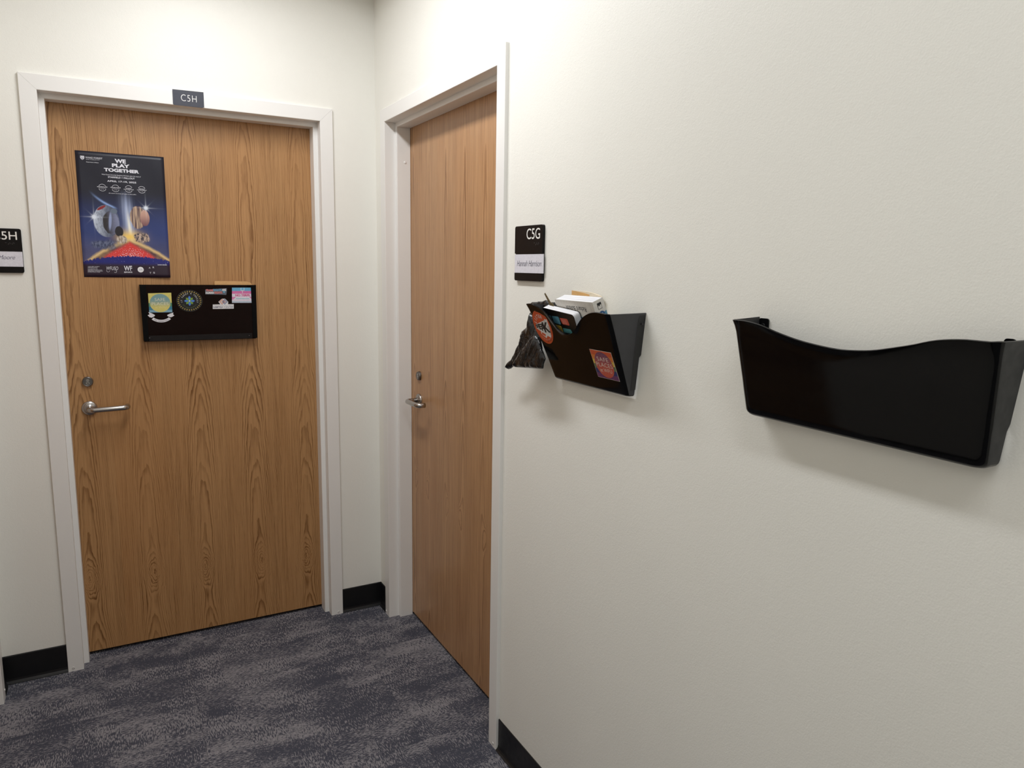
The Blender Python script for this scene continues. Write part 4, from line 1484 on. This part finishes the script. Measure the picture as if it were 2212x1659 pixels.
# black round forest sticker
cf = zz(943, 472)
s3 = sticker('round_sticker', ell(cf, 0.0452, 0.0408, 48), (10, 10, 11), 'round black IT TAKES A FOREST sticker with a flower')
GOLD = plain((206, 176, 84), 0.45)
trees = []
for i in range(30):
    t = 2 * PI * i / 30 + 0.05
    ct = (cf[0] + 0.0388 * math.cos(t), cf[1] + 0.0346 * math.sin(t))
    dx_, dy_ = math.cos(t), math.sin(t)
    px_, py_ = -dy_, dx_
    trees.append([(ct[0] + dx_ * 0.0036, ct[1] + dy_ * 0.0036), (ct[0] - dx_ * 0.001 + px_ * 0.0015, ct[1] - dy_ * 0.001 + py_ * 0.0015), (ct[0] - dx_ * 0.0036, ct[1] - dy_ * 0.0036), (ct[0] - dx_ * 0.001 - px_ * 0.0015, ct[1] - dy_ * 0.001 - py_ * 0.0015)])
flat('tree_ring', PD, trees, GOLD, SH + 0.0001, s3)
cfl = zz(943, 474)
for i in range(8):
    t = PI / 2 + 2 * PI * i / 8
    L_ = 0.0185 if i % 2 == 0 else 0.0165
    w_ = 0.0044
    d_, p_ = (math.cos(t), math.sin(t)), (-math.sin(t), math.cos(t))
    petal = [(cfl[0] + d_[0] * L_ * f + p_[0] * w_ * g, cfl[1] + d_[1] * L_ * f + p_[1] * w_ * g) for f, g in ((0.1, 0), (0.4, -0.7), (0.65, -1.0), (0.85, -0.6), (1.0, 0), (0.85, 0.6), (0.65, 1.0), (0.4, 0.7))]
    flat('petal', PD, [petal], plain((74, 124, 206) if i % 2 == 0 else (116, 152, 60), 0.45), SH + 0.0001, s3)
flat('flower_centre', PD, [ell(cfl, 0.0028, 0.0028, 16)], plain((205, 222, 214), 0.5), SH + 0.0002, s3)
arc_text('lettering', PD, 'IT TAKES A FOREST', (cf[0], cf[1] + 0.0004), 0.0272, 0.0072, PI / 2, 3.75, plain((230, 228, 224), 0.5), SH + 0.0001, s3, bold=0.015, wid=0.8)
arc_text('small_print', PD, 'WAKE FOREST UNIVERSITY', cf, 0.0262, 0.0036, -PI / 2, 2.0, plain((120, 140, 70), 0.5), SH + 0.0001, s3, inward=True, wid=0.8)

# trans rights lettering sticker
s4 = sticker('word_sticker', [zz(1208, 285), zz(1500, 262), zz(1578, 258), zz(1578, 318), zz(1570, 372), zz(1480, 366), zz(1215, 362)], (92, 98, 108), 'small grey sticker of red white and blue words')
for s, bl, tr, rgb in (('TRANS', (1222, 312), (1345, 275), (214, 120, 112)), ('RIGHTS', (1350, 307), (1488, 270), (106, 162, 196)), ('ARE', (1496, 304), (1566, 268), (232, 230, 230)),
                       ('HUMAN', (1220, 355), (1360, 318), (232, 230, 230)), ('RIGHTS', (1372, 352), (1500, 314), (214, 120, 112))):
    text('lettering', PD, s, pbox(PD, (290 + bl[0] * .12658, 590 + bl[1] * .12658), (290 + tr[0] * .12658, 590 + tr[1] * .12658)), plain(rgb, 0.5), SH + 0.0001, s4, bold=0.045)
ch = zz(1532, 322)
hz_ = 0.0042
flat('heart', PD, [[(ch[0] + hz_ * x_, ch[1] + hz_ * y_) for x_, y_ in ((0, -1), (0.85, 0.0), (0.9, 0.5), (0.5, 0.8), (0.0, 0.35), (-0.5, 0.8), (-0.9, 0.5), (-0.85, 0.0))]], plain((106, 176, 210), 0.5), SH + 0.0001, s4)

# stadium striped sticker
s5 = sticker('stadium_sticker', [zz(1668, 506), zz(2026, 506), zz(2026, 248), zz(1668, 248)], (222, 214, 226), 'blue pink and white striped NO TERFS sticker')
def st_band(y0, y1, rgb, x0=1668, x1=2026):
    flat('band', PD, [[zz(x0, y1), zz(x1, y1), zz(x1, y0), zz(x0, y0)]], plain(rgb, 0.45), SH + 0.0001, s5)
st_band(248, 305, (104, 172, 208))
st_band(305, 352, (214, 112, 168))
st_band(405, 450, (210, 128, 178))
st_band(485, 498, (150, 190, 206))
flat('field', PD, [[zz(1690, 450), zz(2010, 450), zz(1960, 408), zz(1735, 408)]], plain((226, 222, 232), 0.45), SH + 0.0002, s5)
flat('field', PD, [[zz(1730, 442), zz(1970, 442), zz(1958, 428), zz(1740, 428)]], plain((150, 190, 200), 0.45), SH + 0.0003, s5)
w_ = 4
flat('goal_post', PD, [[zz(1820 - w_, 300), zz(1820 + w_, 300), zz(1820 + w_, 250), zz(1820 - w_, 250)], [zz(1874 - w_, 300), zz(1874 + w_, 300), zz(1874 + w_, 250), zz(1874 - w_, 250)],
                       [zz(1818, 302), zz(1876, 302), zz(1876, 294), zz(1818, 294)], [zz(1843, 340), zz(1852, 340), zz(1852, 300), zz(1843, 300)]], plain((230, 228, 236), 0.5), SH + 0.0002, s5)
text('lettering', PD, 'NO TERFS', pbox(PD, (290 + 1725 * .12658, 590 + 395 * .12658), (290 + 1970 * .12658, 590 + 360 * .12658)), plain((208, 72, 136), 0.5), SH + 0.0003, s5, bold=0.05)

# centre sticker with interlocked diamonds
s6 = sticker('centre_sticker', [zz(1340, 612), zz(1698, 606), zz(1698, 530), zz(1600, 530), zz(1604, 490), zz(1548, 436), zz(1495, 438), zz(1436, 490), zz(1470, 532), zz(1340, 536)], (222, 220, 222), 'white LGBTQ+ CENTER sticker with two interlocked diamonds')
def diamond(cx, r0, r1, rgb, h=SH + 0.0001):
    o_ = [(cx, 488 - r1), (cx + r1, 488), (cx, 488 + r1), (cx - r1, 488)]
    i_ = [(cx, 488 - r0), (cx + r0, 488), (cx, 488 + r0), (cx - r0, 488)]
    flat('diamond', PD, [[zz(*o_[k]), zz(*o_[(k + 1) % 4]), zz(*i_[(k + 1) % 4]), zz(*i_[k])] for k in range(4)], plain(rgb, 0.45), h, s6)
diamond(1497, 36, 48, (196, 110, 74))
diamond(1497, 16, 27, (206, 150, 100))
diamond(1545, 36, 48, (58, 86, 140), SH + 0.0002)
diamond(1545, 16, 27, (96, 70, 110), SH + 0.0002)
text('lettering', PD, 'LGBTQ+', pbox(PD, (290 + 1352 * .12658, 590 + 598 * .12658), (290 + 1515 * .12658, 590 + 566 * .12658)), plain((40, 44, 84), 0.5), SH + 0.0001, s6, bold=0.03)
text('lettering', PD, 'CENTER', pbox(PD, (290 + 1535 * .12658, 590 + 594 * .12658), (290 + 1688 * .12658, 590 + 562 * .12658)), plain((66, 70, 104), 0.5), SH + 0.0001, s6, bold=-0.006)
text('small_print', PD, 'WAKE FOREST UNIVERSITY', pbox(PD, (290 + 1360 * .12658, 590 + 554 * .12658), (290 + 1680 * .12658, 590 + 544 * .12658)), plain((130, 130, 150), 0.5), SH + 0.0001, s6)

# padded envelope standing in the pocket
PEV = Plane((0, LEAF_D - 0.016, 0), (1, 0, 0), (0, 0, 1))
ee = [PEV.uv(*q) for q in ((463, 608.2), (466, 607), (500, 607.3), (532, 608), (540, 610), (543.5, 614))]
ee += [(ee[-1][0] + 0.0005, 1.215), (ee[0][0] + 0.003, 1.215)]
V, Fc = prism(PEV, ee, -0.004, 0.003)
mk('padded_envelope', V, Fc, plain((214, 168, 112), 0.6), label='tan padded envelope edge sticking out of the door pocket', cat='envelope')
